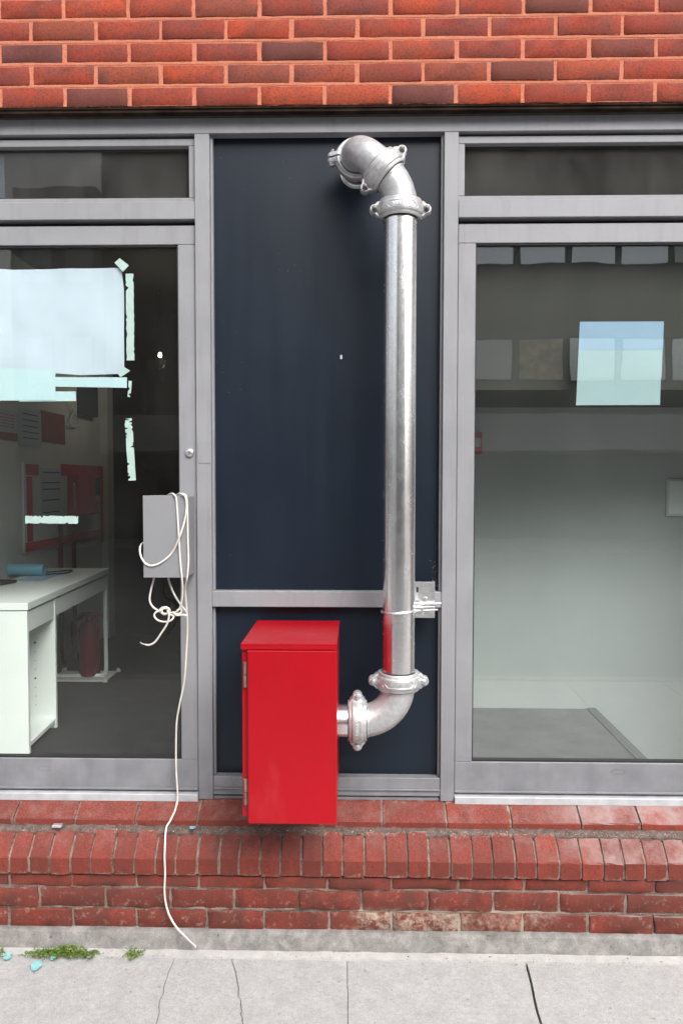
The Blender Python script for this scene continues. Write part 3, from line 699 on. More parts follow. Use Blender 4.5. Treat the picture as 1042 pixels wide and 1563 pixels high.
# sloping sill course
zs0 = PZ(521, 1223, -0.004); zs1 = PZ(700, 1256, -0.078); zs2 = PZ(700, 1265, -0.078)
sp = [(-0.05, zs0+0.002), (0.004, zs0), (0.074, zs1+0.003), (0.078, zs1-0.001), (0.078, zs2+0.001), (0.075, zs2), (-0.05, zs2)]
b_ = [PX(u, 1245, -0.04) for u in (-70, 28, 120, 211, 304, 400, 490, 583, 680, 778, 882, 972, 1070)]
while b_[0] > -XS: b_.insert(0, b_[0]-0.232)
while b_[-1] < XS: b_.append(b_[-1]+0.232)
for i in range(len(b_)-1):
    prof_piece([(p+rnd.uniform(-0.001, 0.001), z+rnd.uniform(-0.001, 0.001)) for p, z in sp], b_[i]+0.004, b_[i+1]-0.004, 0.0012, i, 5).build('sill_brick', 'worn', pl)
msp = [(-0.055, zs0-0.004), (0.000, zs0-0.005), (0.068, zs1-0.004), (0.070, zs2+0.004), (-0.055, zs2+0.002)]
prof_piece(msp, -XS, XS, 0.001, 77, 90).build('mortar', 'old_mortar', pl)
# bed of mortar under the sill, then sloping brick-on-edge course
zr0 = PZ(700, 1271, -0.10); zr1 = PZ(700, 1316, -0.165); zr2 = PZ(700, 1341, -0.165)
zb0 = zs2 - 0.0015
bedp = [(-0.05, zb0), (0.062, zb0), (0.066, zr0+0.010), (0.085, zr0+0.002), (0.105, zr0-0.010), (0.105, zr0-0.03), (-0.05, zr0-0.03)]
prof_piece(bedp, -XS, XS, 0.004, 5, 160).build('mortar', 'ledge_dust', pl, True)
rp = [(0.04, zr0-0.004), (0.085, zr0-0.0045), (0.099, zr0-0.006), (0.162, zr1+0.0035), (0.1655, zr1-0.001), (0.165, zr2+0.001), (0.162, zr2), (0.04, zr2)]
us = [-16, 15, 45, 77, 108, 139, 173, 205, 237, 268, 301, 334, 364, 397, 428, 460, 492, 523, 556, 588, 622, 655, 687, 721, 752, 786, 818, 853, 887, 920, 952, 984, 1018, 1052]
b_ = [PX(u, 1310, -0.16) for u in us]
dstep = (b_[-1]-b_[0])/(len(b_)-1)
while b_[0] > -XS: b_.insert(0, b_[0]-dstep)
while b_[-1] < XS: b_.append(b_[-1]+dstep)
for i in range(len(b_)-1):
    d0 = rnd.uniform(-0.0035, 0.0035); d1 = rnd.uniform(-0.0025, 0.0025)
    prof_piece([(p+d0*(p > 0.05), z+d1) for p, z in rp], b_[i]+0.0026+rnd.uniform(0, 0.0028), b_[i+1]-0.0026-rnd.uniform(0, 0.0028), 0.0018, 100+i, 3).build('brick', 'worn', pl)
mrp = [(0.03, zr0-0.014), (0.092, zr0-0.012), (0.158, zr1-0.002), (0.1605, zr2+0.003), (0.03, zr2+0.001)]
prof_piece(mrp, -XS, XS, 0.0016, 88, 180).build('mortar', 'old_mortar', pl)
# three stretcher courses
courses = [((1340.5, 1357.5), 0.152, 92, 15), ((1361.5, 1389.5), 0.150, 99, 62), ((1393.5, 1422), 0.146, 98, 14)]
bounds = [[-90, 15, 110, 208, 304, 404, 500, 597, 699, 800, 897, 999, 1095],
          [-36, 60, 162, 260, 357, 456, 552, 653, 752, 853, 955, 1055],
          [-85, 14, 112, 209, 316, 404, 502, 598, 701, 797, 897, 997, 1098]]
prevz = zr2
for ci, ((v0, v1), p, _, _) in enumerate(courses):
    za, zb = PZ(600, v0, -p), PZ(600, v1, -p)
    b_ = [PX(u, (v0+v1)/2, -p) for u in bounds[ci]]
    while b_[0] > -XS: b_.insert(0, b_[0]-0.236)
    while b_[-1] < XS: b_.append(b_[-1]+0.236)
    for i in range(len(b_)-1):
        L = b_[i+1]-b_[i]-0.009
        me = brick_mesh(L, za-zb, 0.06, 300+ci*40+i, 0.0036)
        place_brick(me, 'worn', pl, (b_[i]+b_[i+1])/2, -p+rnd.uniform(-0.0045, 0.0045), (za+zb)/2+rnd.uniform(-0.0015, 0.0015))
    nz_ = PZ(600, (v1 + (courses[ci+1][0][0] if ci < 2 else v1+2))/2, -p)
    bot = zb - 0.008 if ci < 2 else zb-0.01
    V = []; Fq = []; N = 360
    for i in range(N+1):                             # uneven raked mortar body behind this course
        x = -XS + 2*XS*i/N
        row = []
        for k, zz in enumerate((prevz+0.001, za+0.004, za, (za+zb)/2, zb, bot)):
            nn = noise.noise(Vector((x*18, zz*60, ci*3.0))) + 0.6*noise.noise(Vector((x*55, zz*90, 5)))
            row.append((x, -(p-0.007+0.004*nn), zz if k in (0, 5) else zz+0.0015*nn))
        V += [(x, -0.04, prevz+0.001)] + row + [(x, -0.04, bot)]
    for i in range(N):
        for k in range(7): Fq.append((i*8+k, i*8+8+k, i*8+9+k, i*8+1+k))
    obj('mortar', V, Fq, 'old_mortar', pl, True)
    prevz = bot - 0.0005
# concrete foot
zp = PZ(521, 1421, -0.150)
V = []; Fq = []; N = 240
for i in range(N+1):
    x = -XS + 2*XS*i/N; a = noise.noise(Vector((x*6, 1, 0))); c = noise.noise(Vector((x*35, 2, 0))); k = max(0, noise.noise(Vector((x*11, 8, 1)))-0.35)*0.03
    V += [(x, -0.04, zp+0.002), (x, -0.152, zp+0.002+0.002*c), (x, -0.163-0.002*c, zp+0.001+0.002*a-k*0.4), (x, -0.170+0.002*a+k, zp-0.004+0.002*c), (x, -0.176+0.0015*c, 0.034), (x, -0.183+0.002*c, 0.008+0.003*a), (x, -0.183, -0.05)]
for i in range(N):
    for k in range(6): Fq.append((i*7+k, i*7+7+k, i*7+8+k, i*7+1+k))
obj('concrete_foot', V, Fq, 'plinth', pl, True)
bx('core', (-XS, -0.036, 0.0), (XS, 0.085, zr2), 'old_mortar', pl, 0)
bx('core', (-XS, 0.004, zr2+0.001), (XS, 0.085, zBase-0.012), 'old_mortar', pl, 0)

# ================================================================== RISER PIPE
PR = 0.0572; YP = -0.20
xP = (PX(612, 400, YP) + PX(606.5, 960, YP))/2
zP1 = PZ(612, 322, YP); zP0 = PZ(606, 1040, YP)
RB = 0.128                                            # bend radius of the fittings
def arc(c, a, b, ang, rad, n=14):                     # from c + a*rad turning towards b
    return [Vector(c) + Vector(a)*rad*math.cos(ang*i/n) + Vector(b)*rad*math.sin(ang*i/n) for i in range(n+1)]
rp_ = thing('riser_pipe', (xP, YP, zP0), 'tall galvanised steel pipe standing clear of the navy panel', 'pipe')
b = MB(); N = 48
b.lathe((xP, YP, 0), (0, 0, 1), [(PR-0.004, zP0), (PR, zP0), (PR, zP1), (PR-0.004, zP1)], N)
b.build('pipe', 'pipe', rp_, True)
def fitting(name, pts, parent_label, m='cast'):
    pts = [Vector(p) for p in pts]; t = thing(name, pts[0], parent_label, 'pipe elbow', 'cast elbows of the riser')
    bb = MB(); bb.tube(pts, PR+0.0012, 40, True); bb.build('bend', m, t, True)
    for p, q in ((pts[0], pts[1]), (pts[-1], pts[-2])):
        d = (q-p).normalized()
        MB().lathe(p, d, [(PR-0.002, 0.0), (PR+0.0032, 0.0), (PR+0.0032, 0.034), (PR+0.0028, 0.0365), (PR-0.002, 0.0375)], 40).build('collar', m, t, True)
    return t
# lower bend: down the pipe, then left to the cabinet
cB = Vector((xP-RB, YP, zP0-0.014))
low = [(xP, YP, zP0)] + arc(cB, (1, 0, 0), (0, 0, -1), math.pi/2, RB) 
endL = Vector(low[-1]) + Vector((-0.014, 0, 0)); low.append(endL)
e1 = fitting('pipe_elbow', low, 'right angle galvanised elbow turning from the riser to the red cabinet')
# upper 45 degree bend, leaning left
RU = 0.165
s2 = math.sqrt(0.5)
cU = Vector((xP-RU, YP, zP1+0.012))
upb = [(xP, YP, zP1)] + arc(cU, (1, 0, 0), (0, 0, 1), math.pi/4, RU)
dU = Vector((-s2, 0, s2)); endU = Vector(upb[-1]) + dU*0.012; upb.append(endU)
e2 = fitting('pipe_elbow', upb, 'short galvanised bend leaning left at the top of the riser')
# top right angle bend going back into the wall
RT = 0.112
st = endU + dU*0.008; cT = st + dU*0.014 + Vector((0, 1, 0))*RT
tp = [st] + arc(cT, (0, -1, 0), tuple(dU), math.pi/2, RT)
endT = Vector(tp[-1]) + Vector((0, 0.012, 0)); tp.append(endT)
e3 = fitting('pipe_elbow', tp, 'topmost fat galvanised elbow turning into the navy panel')
ws = thing('wall_pipe', (endT.x, endT.y, endT.z-PR), 'short galvanised pipe end passing into the navy panel at the top', 'pipe')
b = MB(); b.lathe(endT, (0, 1, 0), [(PR-0.004, 0.0), (PR, 0.0), (PR, Yp-endT.y+0.01), (PR-0.004, Yp-endT.y+0.01)], 40); b.build('pipe', 'pipe', ws, True)
b = MB(); b.lathe((endT.x, Yp, endT.z), (0, -1, 0), [(PR+0.0005, 0.0), (PR+0.007, 0.0), (PR+0.007, 0.004), (PR+0.0005, 0.006)], 40); b.build('escutcheon', 'zinc', ws, True)
xCabR = PX(517, 947, 0.0)
cs = thing('cabinet_pipe', (endL.x, YP, endL.z-PR), 'short horizontal galvanised pipe running into the side of the red cabinet', 'pipe')
b = MB(); Ls = endL.x - xCabR + 0.03
b.lathe(endL, (-1, 0, 0), [(PR-0.004, 0.0), (PR, 0.0), (PR, Ls), (PR-0.004, Ls)], 40); b.build('pipe', 'pipe', cs, True)
# raised foundry marks on two bends
def marks(parent, c, dirv, nrm, n, size, seed):
    r = random.Random(seed); d = Vector(dirv).normalized(); nn = Vector(nrm).normalized(); w = nn.cross(d); bb = MB()
    for i in range(n):
        p = Vector(c) + d*(i-(n-1)/2)*size*0.95
        for k in range(2):
            q = p + d*r.uniform(-0.2, 0.2)*size; a = q - w*size*0.55*(1 if k == 0 else r.uniform(0, .6)); e = q + w*size*0.55 + d*size*r.uniform(-0.3, 0.3)
            bb.tube([a, e], size*0.11, 5)
    return bb.build('foundry_mark', 'cast', parent)
mid = cB + Vector((s2, 0, -s2))*RB
marks(e1, mid + Vector((-0.004, -PR-0.0005, 0.0)), (s2, 0, s2), (0, -1, 0), 6, 0.0105, 3)
a_ = math.pi/8; mu = cU + Vector((math.cos(a_), 0, math.sin(a_)))*RU
marks(e2, mu + Vector((-0.004, -PR-0.0002, 0)), (math.sin(a_), 0, -math.cos(a_)), (0, -1, 0), 6, 0.0095, 4)

def coupling(c, ax, lug, label, frontmark=True):
    """two bolted housing halves closed round a pipe joint"""
    c = Vector(c); A = Vector(ax).normalized(); L = Vector(lug).normalized(); B = A.cross(L).normalized()
    if B.y > 0: B = -B
    t = thing('pipe_coupling', c, label, 'pipe coupling', 'bolted couplings on the riser')
    P = [(PR+0.0015, -0.031), (PR+0.010, -0.031), (PR+0.012, -0.029), (PR+0.013, -0.021), (PR+0.0175, -0.0175), (PR+0.0185, -0.015), (PR+0.0185, 0.015), (PR+0.0175, 0.0175), (PR+0.013, 0.021), (PR+0.012, 0.029), (PR+0.010, 0.031), (PR+0.0015, 0.031)]
    for sb in (1, -1):
        bb = MB(); V = []; n = 28; k = len(P); g = 0.045
        for i in range(n+1):
            th = g + (math.pi-2*g)*i/n; d = L*math.cos(th) + B*sb*math.sin(th)
            sw_ = 1.0 + 0.06*abs(math.cos(th))**6
            V += [c + A*h*(1.0 + 0.10*abs(math.cos(th))**4) + d*(r*sw_ if r > PR+0.003 else r) for r, h in P]
        Fq = [(i*k+q, (i+1)*k+q, (i+1)*k+(q+1) % k, i*k+(q+1) % k) for i in range(n) for q in range(k)] + [tuple(range(k)), tuple(reversed(range(n*k, (n+1)*k)))]
        bb.add(V, Fq)
        for sL in (1, -1):                            # bolt ears
            out = []
            r0, r1, w0, w1 = PR+0.004, PR+0.050, 0.029, 0.0175
            out = [(r0, -w0), (r0+0.018, -w0*0.94), (r1-w1, -w1)] + [(r1-w1+w1*math.cos(q), w1*math.sin(q)) for q in [-1.2, -0.8, -0.4, 0, 0.4, 0.8, 1.2]] + [(r1-w1, w1), (r0+0.018, w0*0.94), (r0, w0)]
            lo, hi = 0.0035, 0.0175; m_ = len(out)
            ring = lambda bt, sc: [c + L*sL*(r0+(r-r0)*(1 - 0.06*sc)) + A*a*(1-0.12*sc) + B*sb*bt for r, a in out]
            V = ring(lo, 0) + ring(hi-0.004, 0) + ring(hi, 1)
            Fq = [tuple(range(m_)), tuple(reversed(range(2*m_, 3*m_)))]
            for q in range(2):
                for i in range(m_): Fq.append((q*m_+i, q*m_+m_+i, q*m_+m_+(i+1) % m_, q*m_+(i+1) % m_))
            bb.add(V, Fq)
            # web that ties the ear to the ring
            bb.prism([c + L*sL*(PR+0.004) + A*0.012 + B*sb*0.040, c + L*sL*(PR+0.010) + A*0.012 + B*sb*0.014, c + L*sL*(PR+0.030) + A*0.012 + B*sb*0.014], -A*0.024)
        h = bb.build('housing', 'cast', t, True)
        if sb == 1 and frontmark:                     # raised six-sided panel with foundry marks, on the half that faces the street
            rr = PR+0.0187; q = [(-0.72, 0), (-0.56, .011), (0.56, .011), (0.72, 0), (0.56, -.011), (-0.56, -.011), (-0.72, 0)]; pts = []
            for (a0, h0), (a1, h1) in zip(q[:-1], q[1:]):
                for j in range(6):
                    th = a0+(a1-a0)*j/6; hh = h0+(h1-h0)*j/6; pts.append(c + A*hh + (B*math.cos(th)+L*math.sin(th))*rr)
            mk = MB(); mk.tube(pts+[pts[0]], 0.0013, 5, False)
            for j in range(7):
                th = -0.39 + 0.13*j; ct = c + (B*math.cos(th)+L*math.sin(th))*rr; tg = (L*math.cos(th)-B*math.sin(th))
                mk.tube([ct-A*0.0055-tg*0.002, ct+A*0.0055-tg*0.001], 0.0011, 5); mk.tube([ct+A*0.0055, ct+A*0.0005+tg*0.0035, ct-A*0.005+tg*0.003], 0.0010, 5)
            for sgn in (-1, 1):
                mk.tube([c + A*y_ + (B*math.cos(sgn*th)+L*math.sin(sgn*th))*rr for th, y_ in ((0.78, 0.012), (0.93, 0.0), (0.78, -0.012))], 0.0014, 5)
            mk.build('raised_mark', 'cast', h, True)
    gap_shade = MB()  # black rings that draw the shaded gap between housing and pipe
    for sg_ in (-1, 1): gap_shade.lathe(c, A, [(PR+0.0005, sg_*0.0335), (PR+0.0062, sg_*0.0335), (PR+0.0062, sg_*0.029)], 32)
    gap_shade.build('gasket_gap_line', 'rubber', t, True)
    for sL in (1, -1):
        p = c + L*sL*(PR+0.0325); bl = MB()
        bl.lathe(p, B, [(0.0001, 0.034), (0.0052, 0.033), (0.0062, 0.031), (0.0062, -0.030), (0.0001, -0.031)], 14)
        bo = bl.build('bolt', 'bolt' if c.z > 1.7 else 'zinc', t, True)
        nut = MB(); nut.lathe(p, B, [(0.0001, 0.0265), (0.0095, 0.0265), (0.0112, 0.0245), (0.0112, 0.0172), (0.0001, 0.0172)], 6); nut.build('nut', 'bolt' if c.z > 1.7 else 'zinc', bo)
        hd = MB(); hd.lathe(p, B, [(0.0001, -0.029), (0.0085, -0.0275), (0.0125, -0.022), (0.0125, -0.0178), (0.0001, -0.0178)], 16); hd.build('bolt_head', 'zinc', bo, True)
    return t
coupling((xP, YP, zP0+0.004), (0, 0, 1), (1, 0, 0.0), 'bolted pipe coupling at the foot of the riser above the right angle elbow')
coupling(endL + Vector((-0.004, 0, 0)), (1, 0, 0), (0, 0.0, 1), 'upright bolted pipe coupling between the elbow and the red cabinet')
coupling((xP, YP, zP1+0.002), (0, 0, 1), (1, 0, 0), 'bolted pipe coupling at the top of the tall riser')
coupling(endU + dU*0.004, dU, (s2, 0, s2), 'slanting bolted pipe coupling between the two top bends')
coupling(endT + Vector((0, 0.006, 0)), (0, 1, 0), (-1, 0, 0.04), 'bolted pipe coupling against the navy panel behind the topmost elbow', False)

# pipe clip and bracket
pb0 = at(631, 888, -0.055); pb1 = at(663, 943, -0.055)
br = thing('pipe_bracket', (pb0.x, -0.05, pb1.z), 'zinc bracket and rod clip tying the riser to the frame', 'bracket')
b = MB(); hole = at(636.5, 900, -0.055)
b.box((pb0.x-0.02, -0.058, pb1.z), (pb1.x, -0.053, pb0.z), 0.0008); b.box((pb1.x-0.005, -0.0525, pb1.z), (pb1.x, -0.0005, pb0.z), 0.0008)
b.build('plate', 'zinc', br)
bx('slot', (hole.x-0.004, -0.0588, hole.z-0.010), (hole.x+0.004, -0.0575, hole.z+0.010), 'rubber', br, 0)
bh = at(648.5, 914, -0.06); b = MB(); b.lathe(bh, (0, -1, 0), [(0.0001, 0.010), (0.006, 0.0095), (0.009, 0.007), (0.0092, 0.0), (0.013, 0.0), (0.013, -0.002)], 6); b.build('bolt', 'zinc', br)
zc = PZ(607, 932, YP); rc = PR + 0.004
q = [Vector((xP + rc*math.cos(t_), YP + rc*math.sin(t_), zc + 0.004*math.cos(t_))) for t_ in [math.pi/2 + k*math.pi/24 for k in range(0, 36)]]
q = [Vector((pb1.x+0.02, -0.072, zc+0.006))] + [Vector((xP+0.05, -0.085, zc+0.004))] + q
tail = [Vector((xP+rc*0.80, YP-0.040, zc)), Vector((PX(640, 932, -0.21), -0.205, zc)), Vector((PX(667, 933, -0.17), -0.17, zc-0.001))]
MB().tube(spline(q[:-2] + tail, 4), 0.0036, 8).build('clip_rod', 'zinc', br, True)
k0 = at(632, 919, -0.19); k1 = at(646, 939, -0.19)
b = MB(); b.box((k0.x, -0.205, k1.z), (k1.x, -0.175, k0.z-0.012), 0.004); b.box((k0.x+0.004, -0.176, k1.z+0.008), (k1.x-0.006, -0.060, k0.z-0.006), 0.003); b.box((k0.x-0.004, -0.19, k0.z-0.018), (k1.x-0.010, -0.168, k0.z), 0.005)
b.build('clip_block', 'zinc', br)
MB().tube([at(644, 926.5, -0.185), at(662, 926, -0.165)], 0.0028, 8).build('clip_rod', 'zinc', br, True)

# ================================================================== RED CABINET
kx0, kx1 = PX(400, 947, 0.0), PX(517, 947, 0.0); kz1 = PZ(458, 947, 0.0)
pF = 0.40; pD = 0.421
fx0 = PX(369, 1100, -pF); fx1 = PX(515, 1100, -pF)
kx0 = fx0 = min(kx0, fx0) if abs(kx0-fx0) < 0.02 else (kx0+fx0)/2
kx1 = (kx1+fx1)/2
kzb = PZ(372, 1246, -pF); dzb = PZ(445, 1258, -pD); dzt2 = PZ(445, 990, -pD)
cab = thing('hydrant_cabinet', ((kx0+kx1)/2, -pF/2, dzb), 'bright red steel cabinet fixed in front of the low navy panel', 'cabinet')
bx('body', (kx0+0.002, -pF, kzb), (kx1-0.001, -0.001, kz1-0.007), 'red', cab, 0.0015)
lid = MB(); lid.box((kx0, -pF-0.016, kz1-0.0065), (kx1+0.001, -0.0005, kz1), 0.001); lid.box((kx0, -pF-0.016, kz1-0.020), (kx1+0.001, -pF-0.0135, kz1-0.007), 0.0008)
lid.build('lid', 'red', cab)
dxa, dxb = PX(378, 1100, -pD), PX(514, 1100, -pD)
dr_ = bx('door', (dxa, -pD, dzb), (dxb, -pF-0.0025, min(dzt2, kz1-0.0225)), 'red', cab, 0.0025)
for v0, v1 in ((1010, 1048), (1188, 1227)):
    za, zb = PZ(372, v0, -pF), PZ(372, v1, -pF); hx = (kx0+dxa)/2 + 0.002
    h = bx('hinge', (kx0+0.006, -pF-0.0025, zb), (dxa-0.001, -pF-0.0005, za), 'hinge', cab, 0.0005)
    for (p, q) in ((zb, zb+(za-zb)*0.48), (zb+(za-zb)*0.52, za)): MB().tube([(hx, -pF-0.007, p), (hx, -pF-0.007, q)], 0.0052, 10).build('knuckle', 'hinge', h, True)

# ================================================================== GREY CONTROLLER BOX ON THE DOOR STILE
pG = 0.115
ga = at(218.5, 757, -pG); gb = at(286, 881.5, -pG)
gx = thing('control_box', ((ga.x+gb.x)/2, -pG/2, gb.z), 'plain grey metal box on the door stile hung with white cable', 'box')
bx('body', (ga.x, -pG+0.004, gb.z), (gb.x, YD-0.002, ga.z), 'boxgrey', gx, 0.003)
bx('cover', (ga.x-0.0012, -pG, gb.z-0.0012), (gb.x+0.0012, -pG+0.0035, ga.z+0.0012), 'boxgrey', gx, 0.0012)

# white cable: looped over the box, knotted below it, one end trailing to the pavement
def c1(pts): return [at(190+x/4.338, 660+y/4.338, -p) for x, y, p in pts]
CR = 0.0037
cb = thing('white_cable', at(298, 1446, -0.30), 'long white cable looped over the grey box and trailing down to the pavement', 'cable')
f = pG + CR
MB().tube(spline(c1([(285, 424, .045), (296, 413, .06), (312, 406, .10), (330, 412, f+.003), (343, 440, f), (352, 540, f), (360, 680, f+.004), (370, 850, f), (381, 960, f), (386, 1060, .10), (372, 1150, .085), (345, 1190, .08), (310, 1200, .08)])), CR, 10).build('strand', 'cable', cb, True)
MB().tube(spline(c1([(338, 420, .05), (352, 411, .075), (375, 406, f), (402, 425, f+.003), (412, 490, f+.002), (400, 580, f+.009), (366, 690, f+.012), (320, 790, f), (260, 850, f), (190, 882, f), (140, 868, f), (110, 820, .115), (103, 770, .10), (112, 742, .08), (126, 730, .05)])), CR, 10).build('strand', 'cable', cb, True)
lng = c1([(362, 414, .05), (385, 407, .08), (408, 424, f), (417, 500, f), (420, 700, f), (424, 850, f), (416, 960, f), (406, 1010, .10), (404, 1060, .08), (413, 1180, .06), (418, 1290, .045)])
lng += [at(x/2.79, 680+y/2.79, -p) for x, y, p in [(796, 850, .035), (786, 1000, .03), (766, 1100, .025), (753, 1180, .025), (750, 1300, .025), (752, 1400, .03), (757, 1480, .035), (755, 1530, .045)]]
lng += [at(x/2.605, 1180+y/2.605, -p) for x, y, p in [(704, 115, .045), (696, 150, .070), (677, 190, .092), (661, 222, .115), (656, 300, .165), (655, 340, .176), (657, 400, .174), (655, 480, .172), (668, 550, .175), (697, 606, .185), (735, 648, .215), (778, 690, .265)]]
lng = [Vector((p.x, p.y, max(p.z, CR+0.001))) for p in lng]
MB().tube(spline(lng), CR, 10).build('strand', 'cable', cb, True)
MB().tube(spline(c1([(198, 960, .05), (192, 985, .055), (175, 1050, .065), (168, 1110, .07), (186, 1152, .075), (225, 1182, .08)])), CR, 10).build('strand', 'cable', cb, True)
MB().tube(spline(c1([(290, 955, .05), (296, 985, .05), (312, 1030, .055), (340, 1090, .06), (380, 1150, .06), (412, 1186, .06)])), CR, 10).build('strand', 'cable', cb, True)
kn = []
for i in range(40):
    a = i*0.62; kn.append((268 + 36*math.cos(a)*(0.75+0.25*math.sin(i*1.7)), 1182 + 26*math.sin(a)*(0.8+0.2*math.cos(i*2.3)), .082+.012*math.sin(i*1.1)))
kn += [(300, 1190, .085), (330, 1196, .08), (352, 1180, .085), (372, 1165, .08), (376, 1190, .075), (350, 1204, .08), (322, 1190, .09), (345, 1210, .085), (385, 1208, .07), (412, 1212, .06)]
MB().tube(spline(c1(kn), 5), CR, 8).build('knot', 'cable', cb, True)
MB().tube(spline(c1([(240, 1178, .085), (205, 1195, .085), (200, 1220, .085), (225, 1245, .088), (270, 1254, .09), (310, 1243, .088), (326, 1218, .085), (300, 1205, .085)])), CR, 10).build('strand', 'cable', cb, True)
MB().tube(spline(c1([(285, 1180, .095), (296, 1205, .098), (284, 1265, .095), (244, 1330, .09), (202, 1388, .085), (165, 1407, .085), (140, 1405, .085)])), CR, 10).build('strand', 'cable', cb, True)
MB().tube(spline(c1([(140, 1405, .085), (118, 1398, .086), (104, 1388, .088)])), 0.0024, 8).build('stripped_end', 'copper', cb, True)

# ================================================================== PAPERS AND TAPE BEHIND THE GLASS
YG = YD + 0.0225
def sheet(name, poly, m, label, cat, Y, wav=0.0, sub=14, group=None, thick=0.0006):
    """a sheet stuck to the back of the glass; outline in photograph pixels"""
    P = [at(u, v, Y) for u, v in poly]; bm = bmesh.new(); vs = [bm.verts.new(p) for p in P]; bm.faces.new(vs)
    if wav:
        bmesh.ops.triangulate(bm, faces=bm.faces[:]); bmesh.ops.subdivide_edges(bm, edges=bm.edges[:], cuts=sub, use_grid_fill=True)
        for v in bm.verts: v.co.y += wav*(1+noise.noise(Vector((v.co.x*5, v.co.z*5, 3))) + 0.4*noise.noise(Vector((v.co.x*16, v.co.z*12, 7))))
    g = bmesh.ops.extrude_face_region(bm, geom=bm.faces[:]+bm.edges[:]+bm.verts[:])
    for v in [q for q in g['geom'] if isinstance(q, bmesh.types.BMVert)]: v.co.y += thick
    bmesh.ops.recalc_face_normals(bm, faces=bm.faces); bm.verts.index_update()
    o = obj(name, [v.co.copy() for v in bm.verts], [[v.index for v in fc.verts] for fc in bm.faces], m, None, bool(wav)); bm.free()
    return tag(o, label, cat, group)
def ragged(u0, v0, u1, v1, w, seed, n=14, amp=0.25):
    r = random.Random(seed); d = Vector((u1-u0, v1-v0)); L = d.length; d /= L; nrm = Vector((-d.y, d.x)); A_ = []; B_ = []
    for i in range(n+1):
        c = Vector((u0, v0)) + d*L*i/n + d*r.uniform(-1, 1)*(0.8 if i not in (0, n) else 3)
        A_.append(c + nrm*w/2*(1-(abs(r.gauss(0, amp*2)) if r.random() < 0.28 else r.uniform(0, 0.10)))); B_.append(c - nrm*w/2*(1-(abs(r.gauss(0, amp*2)) if r.random() < 0.28 else r.uniform(0, 0.10))))
    return [tuple(p) for p in A_] + [tuple(p) for p in reversed(B_)]
sheet('paper_sheet', [(-95, 404), (18, 411), (100, 409), (184, 408), (188, 440), (189, 520), (189, 570), (120, 572), (40, 566), (-95, 566)], 'paper', 'large white paper sheet taped to the inside of the glass door', 'paper', YG+0.003, 0.0075, 14)
sheet('paper_sheet', [(-95, 560), (85, 563), (85, 611), (-95, 612)], 'cyanpaper', 'pale green strip of paper below the large white sheet', 'paper', YG+0.0015)
sheet('tape_piece', [(175, 401), (183, 394), (197, 405), (188, 415)], 'tape', 'diamond of pale tape at the upper corner of the white sheet', 'tape', YG+0.0004)
sheet('tape_piece', [(178, 567), (188, 559), (199, 566), (184, 576)], 'tape', 'diamond of pale tape at the lower corner of the white sheet', 'tape', YG+0.0004)
sheet('tape_strip', ragged(198, 415, 199.5, 553, 12.5, 2, 34, 0.10), 'tape', 'long upright strip of pale tape beside the white sheet', 'tape', YG+0.0006)
sheet('tape_strip', [(85, 575.5), (194, 576), (194, 592), (140, 591), (85, 590)], 'cyanpaper', 'long level strip of pale tape under the white sheet', 'tape', YG+0.0022)
sheet('tape_strip', [(30, 597.5), (116, 597.5), (116.5, 612), (30, 613)], 'cyanpaper', 'short level strip of pale tape below the long level strip', 'tape', YG+0.0030)
sheet('tape_strip', ragged(196, 638, 202, 734, 12, 5, 44, 0.32), 'tape', 'torn upright strip of pale tape above the grey box', 'tape', YG+0.0006)
sheet('tape_scrap', ragged(199, 583, 197, 608, 5, 8, 9, 0.6), 'tape', 'tiny torn tape scrap below the corner of the white sheet', 'tape', YG+0.0006)
sheet('tape_strip', ragged(39, 793, 119, 793.5, 12.5, 9, 40, 0.10), 'tape', 'torn level strip of pale tape in front of the red bordered board', 'tape', YG+0.0006)
sheet('paper_strip', [(-80, 236), (6.5, 236), (8, 302), (-80, 302)], 'bluepaper', 'pale blue paper behind the fanlight at the picture edge', 'paper', 0.0515)
for (u0, u1, v0, v1, m, d, lb) in ((884.5, 1012.5, 491, 533.5, 'bluepaper', 0.0005, 'topmost pale blue sheet of three stuck to the glass door'), (882.5, 1010.5, 533, 576, 'cyanpaper', 0.0012, 'middle palest sheet of three stuck to the glass door'),
                                   (880.5, 1008.0, 575.5, 618, 'cyanpaper', 0.0020, 'lowest pale cyan sheet of three stuck to the glass door')):
    sheet('paper_sheet', [(u0, v0), (u1, v0-0.5), (u1-1.5, v1), (u0-2.0, v1+0.5)], m, lb, 'paper', YG+d, 0.0006, 10, group='three sheets on the glass door')

# ================================================================== ROOM BEHIND THE DOOR WITH THE BOX
tk = 0.034; dxl = xW + 0.13; dang = math.atan2(dx-df_.x, dy1-dy0); dy1 = dy0 + math.hypot(dx-df_.x, dy1-dy0)
dsk = thing('desk', (dx, dy0, zf), 'white laminate desk with two drawers and open shelf bay inside the door', 'desk')
ym = at_x(93, 900, dx).y                              # end of the shelf bay
bx('desk_top', (dxl, dy0-0.006, dzt-tk), (dx+0.006, dy1, dzt), 'laminate', dsk, 0.002)
bx('end_panel', (dxl, dy0, zf+0.001), (dx, dy0+0.022, dzt-tk-0.003), 'laminate', dsk, 0.001)
sp_ = bx('side_panel', (dxl, ym-0.022, zf+0.001), (dx, ym, dzt-tk-0.001), 'laminate', dsk, 0.001)
for kz in range(9):
    zz = zf + 0.12 + kz*0.045; big_ = kz in (3, 7)
    MB().tube([(dx-0.10, ym-0.0235, zz), (dx-0.10, ym-0.0215, zz)], 0.005 if big_ else 0.0022, 8).build('peg_hole', 'ink', sp_)
bx('bay_back', (dxl, dy0+0.023, zf+0.001), (dxl+0.012, ym-0.023, dzt-tk-0.001), 'laminate', dsk, 0)
